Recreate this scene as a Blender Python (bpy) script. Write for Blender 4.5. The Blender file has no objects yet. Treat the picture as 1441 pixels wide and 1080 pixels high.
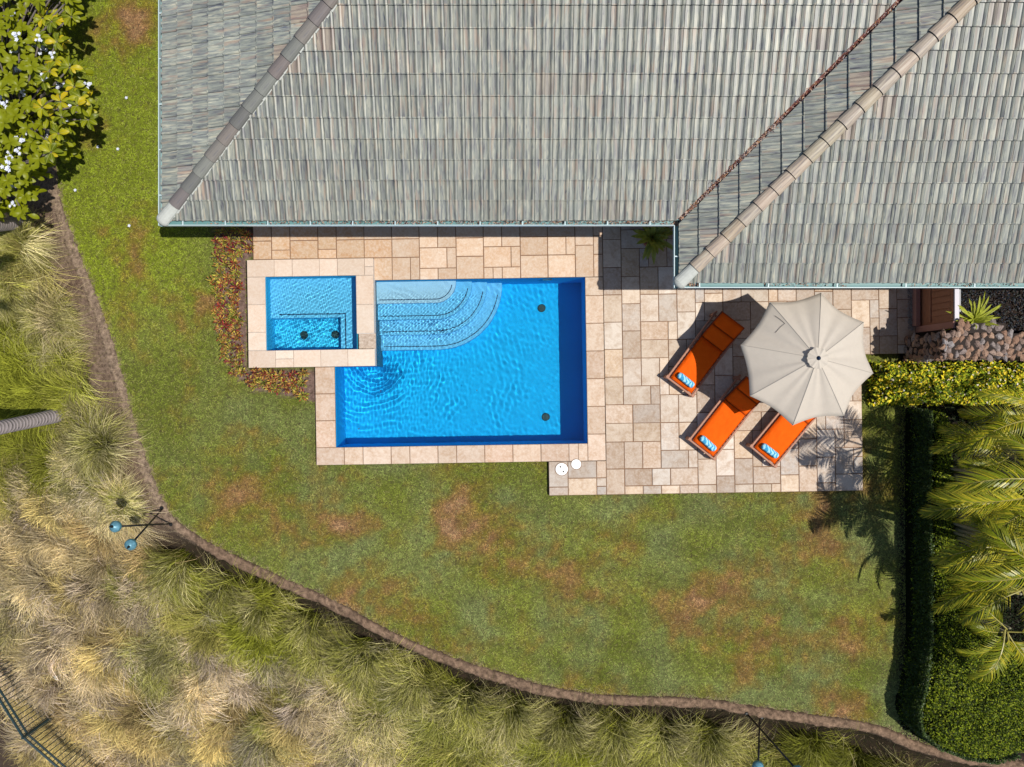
import bpy, bmesh, math, random
import numpy as np
from mathutils import Vector, Matrix
random.seed(7)
RNG = np.random.default_rng(11)
SC = bpy.context.scene
COL = SC.collection
# ------------------------------------------------------------------ camera, world, sun, exposure
H, F = 18.5, 1110.0            # drone height above the lawn, focal length in photograph pixels
cam_d = bpy.data.cameras.new('camera'); cam = bpy.data.objects.new('camera', cam_d); COL.objects.link(cam)
cam.location = (0, 0, H); cam_d.sensor_width = 36.0; cam_d.lens = 36.0 * F / 1441.0
cam_d.clip_end = 2000; cam_d.clip_start = 0.1
SC.camera = cam
SUN_DIR = Vector((0.43, -0.107, 1.0)).normalized()      # towards the sun
w = bpy.data.worlds.new('World'); SC.world = w; w.use_nodes = True
wn = w.node_tree.nodes; wl = w.node_tree.links; wn.clear()
wo = wn.new('ShaderNodeOutputWorld'); wb = wn.new('ShaderNodeBackground'); sk = wn.new('ShaderNodeTexSky')
sk.sky_type = 'NISHITA'; sk.sun_disc = False
sk.sun_elevation = math.asin(SUN_DIR.z); sk.sun_rotation = math.atan2(SUN_DIR.x, SUN_DIR.y)
wb.inputs[1].default_value = 0.09
wl.new(sk.outputs[0], wb.inputs[0]); wl.new(wb.outputs[0], wo.inputs[0])
sd = bpy.data.lights.new('sun', 'SUN'); sun = bpy.data.objects.new('sun', sd); COL.objects.link(sun)
sd.energy = 4.65; sd.angle = math.radians(0.5); sd.color = (1.0, 0.94, 0.85)
sun.rotation_euler = SUN_DIR.to_track_quat('Z', 'Y').to_euler(); sun.location = SUN_DIR * 60
sd.cycles.is_caustics_light = True
SC.view_settings.view_transform = 'Standard'; SC.view_settings.look = 'None'
SC.view_settings.gamma = 1.0; SC.view_settings.use_curve_mapping = False
SC.view_settings.exposure = 0.0
SC.render.engine = 'CYCLES'
SC.cycles.max_bounces = 8; SC.cycles.transparent_max_bounces = 12
SC.cycles.caustics_refractive = True; SC.cycles.caustics_reflective = False
SC.cycles.sample_clamp_indirect = 4.0

# ------------------------------------------------------------------ helpers
def P(px, py, z=0.0):
    """world x, y of the thing seen at photograph pixel px, py when it is z metres up"""
    s = (H - z) / F
    return ((px - 720.5) * s, (540 - py) * s)
def P3(px, py, z): return Vector((*P(px, py, z), z))

def vnoise(x, y, seed=0):
    xi = np.floor(x).astype(np.int64); yi = np.floor(y).astype(np.int64)
    fx = x - xi; fy = y - yi; fx = fx*fx*(3-2*fx); fy = fy*fy*(3-2*fy)
    def h(a, b):
        n = (a*374761393 + b*668265263 + seed*974634777) & 0xffffffff
        n = ((n ^ (n >> 13)) * 1274126177) & 0xffffffff
        return ((n ^ (n >> 16)) & 0xffff) / 65535.0
    return (h(xi,yi)*(1-fx)+h(xi+1,yi)*fx)*(1-fy) + (h(xi,yi+1)*(1-fx)+h(xi+1,yi+1)*fx)*fy
def fbm(x, y, seed=0, o=4):
    s = 0; a = 1; t = 0
    for k in range(o):
        s = s + a*vnoise(x*2**k + 17.3*k, y*2**k - 9.1*k, seed+k); t += a; a *= .5
    return s/t

def tag(o, label=None, cat=None, group=None, kind=None):
    if label: o['label'] = label
    if cat: o['category'] = cat
    if group: o['group'] = group
    if kind: o['kind'] = kind
    return o
def link(name, data, parent=None, loc=None, rot=None):
    o = bpy.data.objects.new(name, data); COL.objects.link(o)
    if parent: o.parent = parent
    if loc is not None: o.location = loc
    if rot is not None: o.rotation_euler = rot
    return o
def thing(name, label, cat, loc=(0,0,0), rz=0, group=None):
    return tag(link(name, None, None, loc, (0,0,rz)), label, cat, group)

def mesh_np(name, V, faces, mat=None, col=None, smooth=False):
    """V (n,3); faces (m,k) one polygon size; col (n,3) per-vertex"""
    V = np.asarray(V, dtype=np.float32); faces = np.asarray(faces, dtype=np.int32)
    me = bpy.data.meshes.new(name); k = faces.shape[1]
    me.vertices.add(len(V)); me.vertices.foreach_set('co', V.ravel())
    me.loops.add(faces.size); me.loops.foreach_set('vertex_index', faces.ravel())
    me.polygons.add(len(faces)); me.polygons.foreach_set('loop_start', np.arange(len(faces), dtype=np.int32)*k)
    me.polygons.foreach_set('use_smooth', np.full(len(faces), smooth))
    if col is not None:
        a = me.color_attributes.new('col', 'FLOAT_COLOR', 'POINT')
        c = np.ones((len(V), 4), dtype=np.float32); c[:, :3] = col
        a.data.foreach_set('color', c.ravel())
    if mat: me.materials.append(mat)
    me.update(calc_edges=True)
    return me
def bm_mesh(name, bm, mat=None, smooth=False):
    me = bpy.data.meshes.new(name); bm.normal_update()
    for f in bm.faces: f.smooth = smooth
    bm.to_mesh(me); bm.free()
    if mat: me.materials.append(mat)
    return me
def box(bm, x0, x1, y0, y1, z0, z1, M=None, bev=0):
    vs = [Vector((x, y, z)) for x in (x0, x1) for y in (y0, y1) for z in (z0, z1)]
    if M: vs = [M @ v for v in vs]
    v = [bm.verts.new(p) for p in vs]
    fs = [(0,1,3,2),(4,6,7,5),(0,4,5,1),(2,3,7,6),(0,2,6,4),(1,5,7,3)]
    ff = [bm.faces.new([v[i] for i in f]) for f in fs]
    if bev:
        es = list({e for f in ff for e in f.edges})
        bmesh.ops.bevel(bm, geom=es, offset=bev, segments=1, affect='EDGES')
def tube(bm, pts, radii, n=8, cap=True):
    pts = [Vector(p) for p in pts]
    if not hasattr(radii, '__len__'): radii = [radii]*len(pts)
    rings = []; a = None
    for i, p in enumerate(pts):
        d = (pts[min(i+1, len(pts)-1)] - pts[max(i-1, 0)]).normalized()
        if a is None: a = d.orthogonal().normalized()
        a = (a - d*a.dot(d)).normalized(); b = d.cross(a)
        rings.append([bm.verts.new(p + (a*math.cos(2*math.pi*k/n) + b*math.sin(2*math.pi*k/n))*radii[i]) for k in range(n)])
    for i in range(len(rings)-1):
        for k in range(n):
            bm.faces.new((rings[i][k], rings[i][(k+1)%n], rings[i+1][(k+1)%n], rings[i+1][k]))
    if cap:
        bm.faces.new(rings[0][::-1]); bm.faces.new(rings[-1])
def lathe(bm, prof, n=20, M=None):
    rings = []
    for r, z in prof:
        ring = []
        for k in range(n):
            p = Vector((r*math.cos(2*math.pi*k/n), r*math.sin(2*math.pi*k/n), z))
            ring.append(bm.verts.new(M @ p if M else p))
        rings.append(ring)
    for i in range(len(rings)-1):
        for k in range(n):
            bm.faces.new((rings[i][k], rings[i][(k+1)%n], rings[i+1][(k+1)%n], rings[i+1][k]))
    bm.faces.new(rings[0][::-1]); bm.faces.new(rings[-1])
def poly_prism(bm, pts, z0, z1):
    a = [bm.verts.new((x, y, z0)) for x, y in pts]; b = [bm.verts.new((x, y, z1)) for x, y in pts]
    bm.faces.new(b); bm.faces.new(a[::-1]); n = len(pts)
    for i in range(n): bm.faces.new((a[i], a[(i+1)%n], b[(i+1)%n], b[i]))

# ------------------------------------------------------------------ materials
class NT:
    def __init__(s, name):
        s.m = bpy.data.materials.new(name); s.m.use_nodes = True
        s.t = s.m.node_tree; s.t.nodes.clear()
        s.out = s.t.nodes.new('ShaderNodeOutputMaterial')
    def n(s, typ, **kw):
        nd = s.t.nodes.new('ShaderNode'+typ)
        for k, v in kw.items(): setattr(nd, k, v)
        return nd
    def l(s, a, b): s.t.links.new(a, b)
    def set(s, inp, v):
        if hasattr(v, 'type') and hasattr(v, 'links'): s.l(v, inp)
        elif isinstance(v, tuple) and len(v) == 3 and inp.type == 'RGBA': inp.default_value = (*v, 1)
        else: inp.default_value = v
    def math(s, op, a, b=0.0, c=0.0):
        nd = s.n('Math', operation=op); s.set(nd.inputs[0], a); s.set(nd.inputs[1], b); s.set(nd.inputs[2], c); return nd.outputs[0]
    def mix(s, f, a, b, typ='MIX'):
        nd = s.n('Mix', data_type='RGBA', blend_type=typ)
        s.set(nd.inputs[0], f); s.set(nd.inputs[6], a); s.set(nd.inputs[7], b); return nd.outputs[2]
    def noise(s, scale, detail=3, vec=None, rough=.5, dim='3D', w=None, dist=0):
        nd = s.n('TexNoise', noise_dimensions=dim); nd.inputs['Scale'].default_value = scale
        nd.inputs['Detail'].default_value = detail; nd.inputs['Roughness'].default_value = rough
        nd.inputs['Distortion'].default_value = dist
        if vec is not None: s.l(vec, nd.inputs['Vector'])
        if w is not None: s.l(w, nd.inputs['W'])
        return nd.outputs[0]
    def ramp(s, f, stops, interp='LINEAR'):
        nd = s.n('ValToRGB'); cr = nd.color_ramp; cr.interpolation = interp
        while len(cr.elements) < len(stops): cr.elements.new(.5)
        for e, (p, c) in zip(cr.elements, stops):
            e.position = p; e.color = (*c, 1) if isinstance(c, tuple) else (c, c, c, 1)
        s.l(f, nd.inputs[0]); return nd.outputs[0]
    def pos(s): return s.n('NewGeometry').outputs['Position']
    def rnd(s): return s.n('ObjectInfo').outputs['Random']
    def bump(s, h, strength=.5, dist=.01):
        nd = s.n('Bump'); nd.inputs['Strength'].default_value = strength; nd.inputs['Distance'].default_value = dist
        s.l(h, nd.inputs['Height']); return nd.outputs[0]
    def bsdf(s, col, rough=.7, spec=.3, normal=None, metal=0, trans=0, tcol=None, sub=None):
        p = s.n('BsdfPrincipled'); s.set(p.inputs['Base Color'], col); s.set(p.inputs['Roughness'], rough)
        p.inputs['Specular IOR Level'].default_value = spec; p.inputs['Metallic'].default_value = metal
        if normal is not None: s.l(normal, p.inputs['Normal'])
        o = p.outputs[0]
        if trans:
            t = s.n('BsdfTranslucent'); s.set(t.inputs[0], tcol if tcol is not None else col)
            mx = s.n('MixShader'); mx.inputs[0].default_value = trans
            s.l(o, mx.inputs[1]); s.l(t.outputs[0], mx.inputs[2]); o = mx.outputs[0]
        s.l(o, s.out.inputs[0]); return s.m
def plain(name, col, rough=.6, spec=.3, metal=0, var=.12, scale=14, bump=0):
    t = NT(name); nz = t.noise(scale, 4, t.pos())
    c = t.mix(nz, tuple(v*(1-var) for v in col), tuple(min(1, v*(1+var)) for v in col))
    return t.bsdf(c, rough, spec, t.bump(nz, bump) if bump else None, metal)
def vcol_mat(name, rough=.7, spec=.2, trans=0, tfac=1.4, patch=0.0):
    t = NT(name); a = t.n('Attribute', attribute_name='col').outputs[0]
    if patch:
        nz = t.noise(9, 3, t.pos()); a = t.mix(t.math('MULTIPLY', nz, patch), a, (0.02, 0.02, 0.01))
    tc = t.mix(1.0, a, (tfac, tfac, tfac*.6), 'MULTIPLY') if trans else None
    return t.bsdf(a, rough, spec, None, 0, trans, tc)

def stone_mat(name, cols, lo=.75, stain=(.36,.22,.12), stain_amt=.5):
    t = NT(name); ps = t.pos(); r = t.rnd()
    off = t.n('VectorMath', operation='SCALE'); t.l(ps, off.inputs[0]); off.inputs['Scale'].default_value = 1
    add = t.n('VectorMath', operation='ADD'); t.l(ps, add.inputs[0])
    cb = t.n('CombineXYZ'); t.l(t.math('MULTIPLY', r, 37.0), cb.inputs[0]); t.l(t.math('MULTIPLY', r, 91.0), cb.inputs[1]); t.l(cb.outputs[0], add.inputs[1])
    v = add.outputs[0]
    n1 = t.noise(4.5, 5, v, .65, dist=.6); n2 = t.noise(17, 4, v, .7, dist=.4); n3 = t.noise(70, 2, v, .6)
    base = t.ramp(r, [(i/(len(cols)-1) if len(cols) > 1 else 0, c) for i, c in enumerate(cols)], 'LINEAR')
    c = t.mix(t.ramp(n1, [(.42, 0.0), (.62, stain_amt)]), base, stain)
    c = t.mix(t.ramp(n2, [(.42, 0.0), (.7, .5)]), c, (.74, .66, .57))
    c = t.mix(t.ramp(n3, [(.3, .35), (.42, 0.0)]), c, (.28, .19, .13))
    wn_ = t.n('TexWhiteNoise', noise_dimensions='1D'); t.l(r, wn_.inputs['W'])
    c = t.mix(1.0, c, t.ramp(wn_.outputs[0], [(0, lo), (1, 1.06)]), 'MULTIPLY')
    return t.bsdf(c, .75, .25, t.bump(n2, .35, .006))

M = {}
M['patio_stone'] = stone_mat('travertine_patio', [(.56,.43,.32), (.52,.44,.38), (.62,.53,.44), (.50,.38,.29), (.47,.43,.40), (.68,.58,.48), (.58,.44,.31), (.76,.69,.61), (.54,.47,.41)], stain_amt=.5)
M['walk_stone'] = stone_mat('travertine_walk', [(.55,.37,.24), (.58,.42,.29), (.56,.39,.25), (.60,.46,.34), (.52,.34,.20)], .85, (.48,.24,.09), .5)
M['coping_stone'] = stone_mat('travertine_coping', [(.58,.43,.32), (.62,.49,.38), (.56,.40,.30), (.64,.52,.42)], .85, (.42,.26,.15), .5)
M['spa_stone'] = stone_mat('travertine_spa', [(.64,.52,.43), (.62,.49,.39), (.66,.56,.47)], .9, (.52,.36,.24), .3)
M['grout'] = plain('grout', (.22,.13,.08), .9, .1, var=.3, scale=9)
M['soil'] = plain('soil', (.15,.10,.075), .95, .05, var=.4, scale=16, bump=.5)
M['mulch'] = plain('mulch', (.035,.03,.03), .95, .1, var=.7, scale=40, bump=.8)
M['stucco'] = plain('stucco', (.45,.36,.30), .85, .1, var=.05, bump=.2)
M['stucco_pink'] = plain('stucco_pink', (.42,.23,.19), .85, .1, var=.08)
M['gate_wood'] = plain('gate_wood', (.33,.15,.085), .6, .3, var=.2, scale=12)
M['gutter'] = plain('gutter_paint', (.13,.27,.28), .35, .5, var=.15, scale=6)
M['gutter_lip'] = plain('gutter_lip', (.46,.58,.61), .35, .5, var=.06)
M['white'] = plain('white_plastic', (.80,.80,.78), .4, .4, var=.02)
M['black'] = plain('black_metal', (.012,.013,.014), .4, .4, var=.2)
M['teal_metal'] = plain('teal_patina', (.11,.30,.38), .35, .5, .5, var=.4, scale=25)
M['fence'] = plain('fence_paint', (.010,.034,.042), .45, .4, var=.2)
M['wood'] = plain('lounger_wood', (.36,.17,.11), .55, .3, var=.25, scale=30)
M['wood_dark'] = plain('lounger_wood_dark', (.16,.065,.04), .6, .25, var=.25, scale=30)
M['underlay'] = plain('roof_underlay', (.03,.03,.03), .9, .1)
M['drain'] = plain('drain_grille', (.02,.05,.06), .5, .3, var=.05)
M['palm_wood'] = plain('palm_stem', (.26,.24,.16), .7, .2, var=.3, scale=20)
M['bark'] = plain('grey_bark', (.15,.13,.12), .85, .15, var=.35, scale=15, bump=.4)
M['finial'] = plain('finial', (.012,.03,.07), .25, .5, .6)
M['pole_metal'] = plain('umbrella_pole', (.20,.16,.12), .4, .4)
M['leaf'] = vcol_mat('leaf_colours', .5, .15, .25, 1.5)
M['gloss_leaf'] = vcol_mat('glossy_leaf_colours', .36, .28, .25, 1.6)
M['straw'] = vcol_mat('grass_blades', .7, .04, .2, 1.15)
M['turf'] = vcol_mat('turf_blades', .8, .02, .22, 1.4)
def ground_mat():
    t = NT('ground_colours'); a = t.n('Attribute', attribute_name='col').outputs[0]; ps = t.pos(); n1 = t.noise(11, 5, ps, .7); n2 = t.noise(45, 3, ps, .7)
    a = t.mix(t.ramp(n1, [(.35, .75), (.6, 0.0)]), a, (.045,.03,.022)); a = t.mix(t.ramp(n2, [(.55, 0.0), (.72, .8)]), a, t.mix(1.0, a, (1.9,1.9,1.9), 'MULTIPLY'))
    return t.bsdf(a, .95, .05, t.bump(n2, .9, .02))
M['ground'] = ground_mat()
M['petal'] = plain('petals', (.66,.70,.84), .6, .2, var=.05)
M['debris'] = vcol_mat('dry_debris', .85, .1)

def plaster(name, col):
    t = NT(name); nz = t.noise(2.2, 5, t.pos(), .6); n2 = t.noise(40, 3, t.pos())
    c = t.mix(nz, tuple(v*.93 for v in col), tuple(min(1, v*1.05) for v in col))
    return t.bsdf(c, .8, .1)
M['plaster'] = plaster('pool_plaster', (.016, .50, .96))
M['plaster_step'] = plaster('step_plaster', (.24, .60, .95)); M['plaster_shelf'] = plaster('shelf_plaster', (.62, .74, .95)); M['plaster_spa'] = plaster('spa_plaster', (.08, .62, .97))
M['tile_line'] = plain('step_tile', (.012,.03,.10), .4, .3)

def water_mat(name, dens):
    t = NT(name)
    g = t.n('BsdfRefraction'); g.inputs['IOR'].default_value = 1.33; g.inputs['Roughness'].default_value = 0.0; g.inputs['Color'].default_value = (*dens, 1)
    gl = t.n('BsdfGlossy'); gl.inputs['Roughness'].default_value = 0.02
    fr = t.n('Fresnel'); fr.inputs[0].default_value = 1.33
    mx = t.n('MixShader'); t.l(fr.outputs[0], mx.inputs[0]); t.l(g.outputs[0], mx.inputs[1]); t.l(gl.outputs[0], mx.inputs[2])
    t.l(mx.outputs[0], t.out.inputs[0])
    return t.m
M['water'] = water_mat('pool_water_blue', (.78,.99,1.0))
M['spa_water'] = water_mat('spa_water_blue', (.78,.99,1.0))

def roof_mat(name, O, e, n, W_, D_, gain=.93):
    """glazed streaks that run down the slope; a fresh set for every tile"""
    t = NT(name); ps = t.pos()
    def dot(vec, off):
        d = t.n('VectorMath', operation='DOT_PRODUCT'); t.l(ps, d.inputs[0]); d.inputs[1].default_value = (*vec, 0)
        return t.math('SUBTRACT', d.outputs['Value'], off)
    u = dot(e, O[0]*e[0]+O[1]*e[1]); v = dot(n, O[0]*n[0]+O[1]*n[1])
    cu = t.math('FLOOR', t.math('DIVIDE', u, W_)); cv = t.math('FLOOR', t.math('DIVIDE', v, D_))
    cb = t.n('CombineXYZ'); t.l(cu, cb.inputs[0]); t.l(cv, cb.inputs[1])
    wn_ = t.n('TexWhiteNoise', noise_dimensions='3D'); t.l(cb.outputs[0], wn_.inputs['Vector'])
    r = wn_.outputs[0]
    sv = t.n('CombineXYZ'); t.l(t.math('MULTIPLY', u, 23.0), sv.inputs[0]); t.l(t.math('MULTIPLY', v, 2.6), sv.inputs[1]); t.l(t.math('MULTIPLY', r, 90.0), sv.inputs[2])
    sv2 = t.n('CombineXYZ'); t.l(t.math('MULTIPLY', u, 15.0), sv2.inputs[0]); t.l(t.math('MULTIPLY', v, 1.8), sv2.inputs[1]); t.l(t.math('MULTIPLY', r, 60.0), sv2.inputs[2])
    n1 = t.noise(1.0, 3, sv.outputs[0], .6, dist=.5); n2 = t.noise(1.0, 2, sv2.outputs[0], .5)
    n3 = t.noise(1.3, 2, sv.outputs[0], .5, dist=.8)
    base = t.ramp(n1, [(.24,(.055,.058,.078)), (.36,(.145,.152,.160)), (.5,(.215,.238,.215)), (.62,(.325,.33,.275)), (.76,(.46,.44,.34))])
    c = t.mix(t.ramp(n2, [(.54, 0.0), (.72, .7)]), base, (.31,.215,.16))
    c = t.mix(t.ramp(n3, [(.26, .85), (.38, 0.0)]), c, (.05,.06,.11))
    c = t.mix(t.ramp(r, [(.93, 0.0), (.995, .3)]), c, (.38,.20,.13))
    dirt = t.noise(.45, 4, ps, .6)
    c = t.mix(t.ramp(dirt, [(.35, 0.0), (.75, .35)]), c, (.19,.20,.175))
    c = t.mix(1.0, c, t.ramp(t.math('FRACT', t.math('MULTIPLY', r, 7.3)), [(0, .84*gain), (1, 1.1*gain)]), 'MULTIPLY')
    return t.bsdf(c, .42, .4, t.bump(n1, .15, .004))
def cap_mat():
    t = NT('hip_cap_glaze'); tc = t.n('TexCoord').outputs['Object']; r = t.rnd()
    mp = t.n('Mapping'); t.l(tc, mp.inputs[0]); mp.inputs['Scale'].default_value = (2.5, 30, 30)
    cb = t.n('CombineXYZ'); t.l(t.math('MULTIPLY', r, 80.0), cb.inputs[0]); t.l(cb.outputs[0], mp.inputs['Location'])
    nz = t.noise(1.0, 3, mp.outputs[0])
    b = t.ramp(r, [(0,(.36,.28,.20)), (.4,(.40,.36,.27)), (.7,(.42,.33,.26)), (1,(.33,.31,.26))])
    c = t.mix(t.ramp(nz, [(.35, .65), (.5, 0.0)]), b, (.20,.18,.18))
    c = t.mix(t.ramp(nz, [(.55, 0.0), (.7, .5)]), c, (.50,.48,.40))
    return t.bsdf(c, .5, .3)
M['cap'] = cap_mat()
def grey_cap():
    t = NT('hip_cap_grey'); tc = t.n('TexCoord').outputs['Object']; r = t.rnd()
    mp = t.n('Mapping'); t.l(tc, mp.inputs[0]); mp.inputs['Scale'].default_value = (2.5, 30, 30)
    nz = t.noise(1.0, 3, mp.outputs[0])
    b = t.ramp(r, [(0,(.13,.13,.125)), (.35,(.20,.21,.19)), (.7,(.19,.155,.14)), (1,(.15,.145,.15))])
    c = t.mix(t.ramp(nz, [(.35, .6), (.5, 0.0)]), b, (.10,.10,.12))
    return t.bsdf(c, .5, .3)
M['cap_grey'] = grey_cap()
M['mortar'] = plain('cap_mortar', (.45,.47,.44), .8, .2, var=.15)

# ------------------------------------------------------------------ layout of the garden
KERB_PX = [(92,-260),(86,-120),(80,0),(80,60),(74,130),(76,200),(79,245),(86,292),(108,350),(130,405),(152,462),(172,530),(190,600),(206,650),(222,692),(240,728),
           (262,745),(300,768),(350,792),(400,815),(450,836),(500,862),(550,890),(600,912),(650,931),(700,946),(750,962),(800,973),(850,979),(900,981),(950,982),
           (1000,985),(1050,993),(1100,1001),(1150,1008),(1200,1014),(1245,1024),(1290,1045),(1340,1060),(1400,1068),(1460,1075),(1560,1090),(1700,1110),(1900,1130)]
KERB = np.array([P(*p) for p in KERB_PX])
LAWN_POLY = np.vstack([KERB, [(40, -9.9), (40, 40), (-10.6, 40)]])
def inside(poly, x, y):
    r = np.zeros(x.shape, bool); n = len(poly)
    for i in range(n):
        x0, y0 = poly[i]; x1, y1 = poly[(i+1) % n]
        if y0 == y1: continue
        c = ((y0 > y) != (y1 > y)) & (x < (x1-x0)*(y-y0)/(y1-y0)+x0)
        r ^= c
    return r
def kerb_dist(x, y):
    d = np.full(x.shape, 1e9)
    for (x0, y0), (x1, y1) in zip(KERB[:-1], KERB[1:]):
        dx, dy = x1-x0, y1-y0; t = np.clip(((x-x0)*dx+(y-y0)*dy)/(dx*dx+dy*dy), 0, 1)
        d = np.minimum(d, np.hypot(x-x0-t*dx, y-y0-t*dy))
    return d
def signed(x, y):
    d = kerb_dist(x, y); return np.where(inside(LAWN_POLY, x, y), -d, d)
def terrain(x, y, sdv=None):
    s = signed(x, y) if sdv is None else sdv
    d = np.maximum(s - .22, 0)
    low = np.clip((-3.2-y)*1.2, 0, 1); z = -(.06+.72*low)*np.minimum(d/.22, 1) - .24*np.minimum(d, 9) - .10*np.maximum(d-9, 0)**.8
    return z + np.where(d > 0, (fbm(x*1.1, y*1.1, 5, 2)-.5)*.22*np.minimum(d, 1), 0)
def T(x, y): return float(terrain(np.array([float(x)]), np.array([float(y)]))[0])
def Pt(px, py):
    z = 0.0
    for _ in range(6):
        x, y = P(px, py, z); z = T(x, y)
    return Vector((x, y, z))

TH = 0.016                                             # the terrace is turned a degree against the house
ROT = Matrix.Rotation(TH, 4, 'Z'); IROT = Matrix.Rotation(-TH, 4, 'Z')
ZD = 0.12                                              # terrace level
def L(px, py, z=ZD): return P(px, py, z)               # terrace-aligned pixel to terrace-local metres
def to_local(x, y):
    c, s = math.cos(-TH), math.sin(-TH); return x*c - y*s, x*s + y*c
def rect_px(x0, x1, y0, y1, z=ZD):
    a = L(x0, y1, z); b = L(x1, y0, z); return (a[0], b[0], a[1], b[1])
DECK = [rect_px(359, 851, 290, 392), rect_px(443.3, 851, 392, 650.6), rect_px(350, 528.5, 360, 512), rect_px(770.2, 1212.6, 392, 698.8), rect_px(851, 1290, 290, 507)]
def in_deck(x, y, grow=0.0):
    lx, ly = to_local(x, y); r = np.zeros(lx.shape, bool)
    for a, b, c, d in DECK: r |= (lx > a-grow) & (lx < b+grow) & (ly > c-grow) & (ly < d+grow)
    return r
BED_PX = [(300,322),(360,322),(360,362),(346,362),(346,519),(444,519),(444,566),(428,562),(400,556),(360,550),(330,528),(312,500),(306,450),(302,400),(306,360)]
BED = np.array([P(*p) for p in BED_PX])
HEDGE_PX = [(1277,576),(1318,576),(1326,700),(1338,790),(1350,850),(1392,890),(1480,925),(1600,940),(1600,1040),(1440,1052),(1405,1046),(1372,1056),(1330,1050),(1292,1036),(1266,1012),(1262,985),(1272,940),(1278,880),(1277,780),(1275,680)]
HEDGE = np.array([P(*p) for p in HEDGE_PX])

# ------------------------------------------------------------------ ground sheets
def axis(lo, hi, step, far):
    a = list(np.arange(lo, hi+1e-6, step)); s = step*2; x = hi
    up = []; dn = []
    while x < far: x += s; s *= 1.35; up.append(x)
    s = step*2; x = lo
    while x > -far: x -= s; s *= 1.35; dn.append(x)
    return np.array(dn[::-1] + a + up)
gx = axis(-15, 15, .125, 400); gy = axis(-12, 12, .125, 400)
GX, GY = np.meshgrid(gx, gy); sdf = signed(GX.ravel(), GY.ravel())
GZ = terrain(GX.ravel(), GY.ravel(), sdf); nxg = len(gx)
BLOBS = [(165,25,45,26,.45),(150,60,30,30,.5),(205,50,30,40,.45),(262,535,14,45,.8),(250,420,30,30,.35),(300,690,45,40,.6),(350,700,40,35,.5),(440,690,55,35,.65),(490,742,45,16,.85),(420,740,40,40,.45),
         (560,760,50,35,.5),(640,715,35,20,.75),(660,745,45,22,.6),(740,790,60,35,.45),(880,830,60,35,.4),(960,870,50,35,.65),(950,890,26,25,.55),(1110,800,60,40,.5),(1130,740,40,30,.5),(1030,840,50,40,.45),
         (1060,920,30,40,.45),(1195,990,30,18,.7),(1210,870,40,60,.4),(520,840,60,30,.45),(295,420,20,25,.5),(230,590,20,25,.4),(350,620,40,30,.35),(1150,660,60,40,.3),(1180,700,50,30,.4)]
def dryness(x, y):
    d = (fbm(x*.8+3, y*.8, 21, 5)-.5)*1.25 - .04
    for px, py, rx, ry, a in BLOBS:
        bx, by = P(px, py); q = ((x-bx)*60/rx)**2 + ((y-by)*60/ry)**2
        d = d + a*(.80 if px < 700 else .55)*np.exp(-q*.75)
    d = d * (-.1 + 2.1*fbm(x*1.8, y*1.8, 77, 5)) + .75*(fbm(x*4.5, y*4.5, 78, 4)-.5)
    return d
G0 = np.array([.185,.225,.036]); G1 = np.array([.26,.295,.055]); G2 = np.array([.22,.265,.10])
BR = np.array([.36,.19,.095]); TAN = np.array([.50,.32,.18]); OL = np.array([.27,.19,.035])
def lerp(a, b, t): t = np.clip(t, 0, 1)[:, None]; return a*(1-t) + b*t
def turf_col(x, y):
    a = fbm(x*.45, y*.45, 31, 3); b = fbm(x*1.1, y*1.1, 41, 3); d = dryness(x, y); f = fbm(x*6, y*6, 43, 3)
    c = lerp(G0*.93, G1*.93, (a-.3)*2.2+(f-.5)*.8); c = lerp(c, G2, np.clip((b-.34)*2.2, 0, .8)*np.clip((x+10)/5, .1, 1))
    c = lerp(c, np.array([.26,.33,.022]), np.clip((-6.5-x)*.5, 0, .75)*np.clip((y-.5)*.5, 0, 1))
    d = d + (f-.5)*.35
    c = lerp(c, OL, np.clip((d-.02)*1.9, 0, .8)); c = lerp(c, BR, np.clip((d-.32)*1.7, 0, .85)); c = lerp(c, TAN, np.clip((d-.72)*1.3, 0, .7))
    s = np.sin((y*np.cos(.25)+x*np.sin(.25))*7.5+.6*np.sin(x*.7)); c = c*(1+.10*s[:, None]*np.clip((x+3)*.3, 0, 1)[:, None]*np.clip((-1.5-y)*.5, 0, 1)[:, None])
    return c
gcol = turf_col(GX.ravel(), GY.ravel())*.6
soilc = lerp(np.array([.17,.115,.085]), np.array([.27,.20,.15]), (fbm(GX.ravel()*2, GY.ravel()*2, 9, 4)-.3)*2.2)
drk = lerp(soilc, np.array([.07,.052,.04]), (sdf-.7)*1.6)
lowz = np.clip((-3.2-GY.ravel())*1.2, 0, 1)*np.clip(1.2-np.abs(sdf-.6)*1.2, 0, 1); drk = lerp(drk, np.array([.022,.02,.012]), lowz)  # shade beside the low kerb is put into the soil colour
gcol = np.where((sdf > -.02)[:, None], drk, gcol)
inbed = inside(BED, GX.ravel(), GY.ravel()); gcol = np.where(inbed[:, None], np.array([.20,.135,.115]), gcol)
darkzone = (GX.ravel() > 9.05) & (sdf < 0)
gcol = np.where(darkzone[:, None], np.array([.012,.011,.012]), gcol)  # near-black mulch colour also carries the deep shade under the palms
ii, jj = np.meshgrid(np.arange(len(gy)-1), np.arange(nxg-1), indexing='ij'); ii = ii.ravel(); jj = jj.ravel()
q = np.stack([ii*nxg+jj, ii*nxg+jj+1, (ii+1)*nxg+jj+1, (ii+1)*nxg+jj], 1)
cx = (gx[jj]+gx[jj+1])/2; cy = (gy[ii]+gy[ii+1])/2
lx, ly = to_local(cx, cy)
a1 = rect_px(471.5, 825.5, 392, 626); a2 = rect_px(375.5, 503, 384, 488, .3)
hole = np.zeros(cx.shape, bool)
g_ = .13
hole |= (lx > a1[0]-g_) & (lx < a1[1]+g_) & (ly > a1[2]-g_) & (ly < a1[3]+g_)
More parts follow.
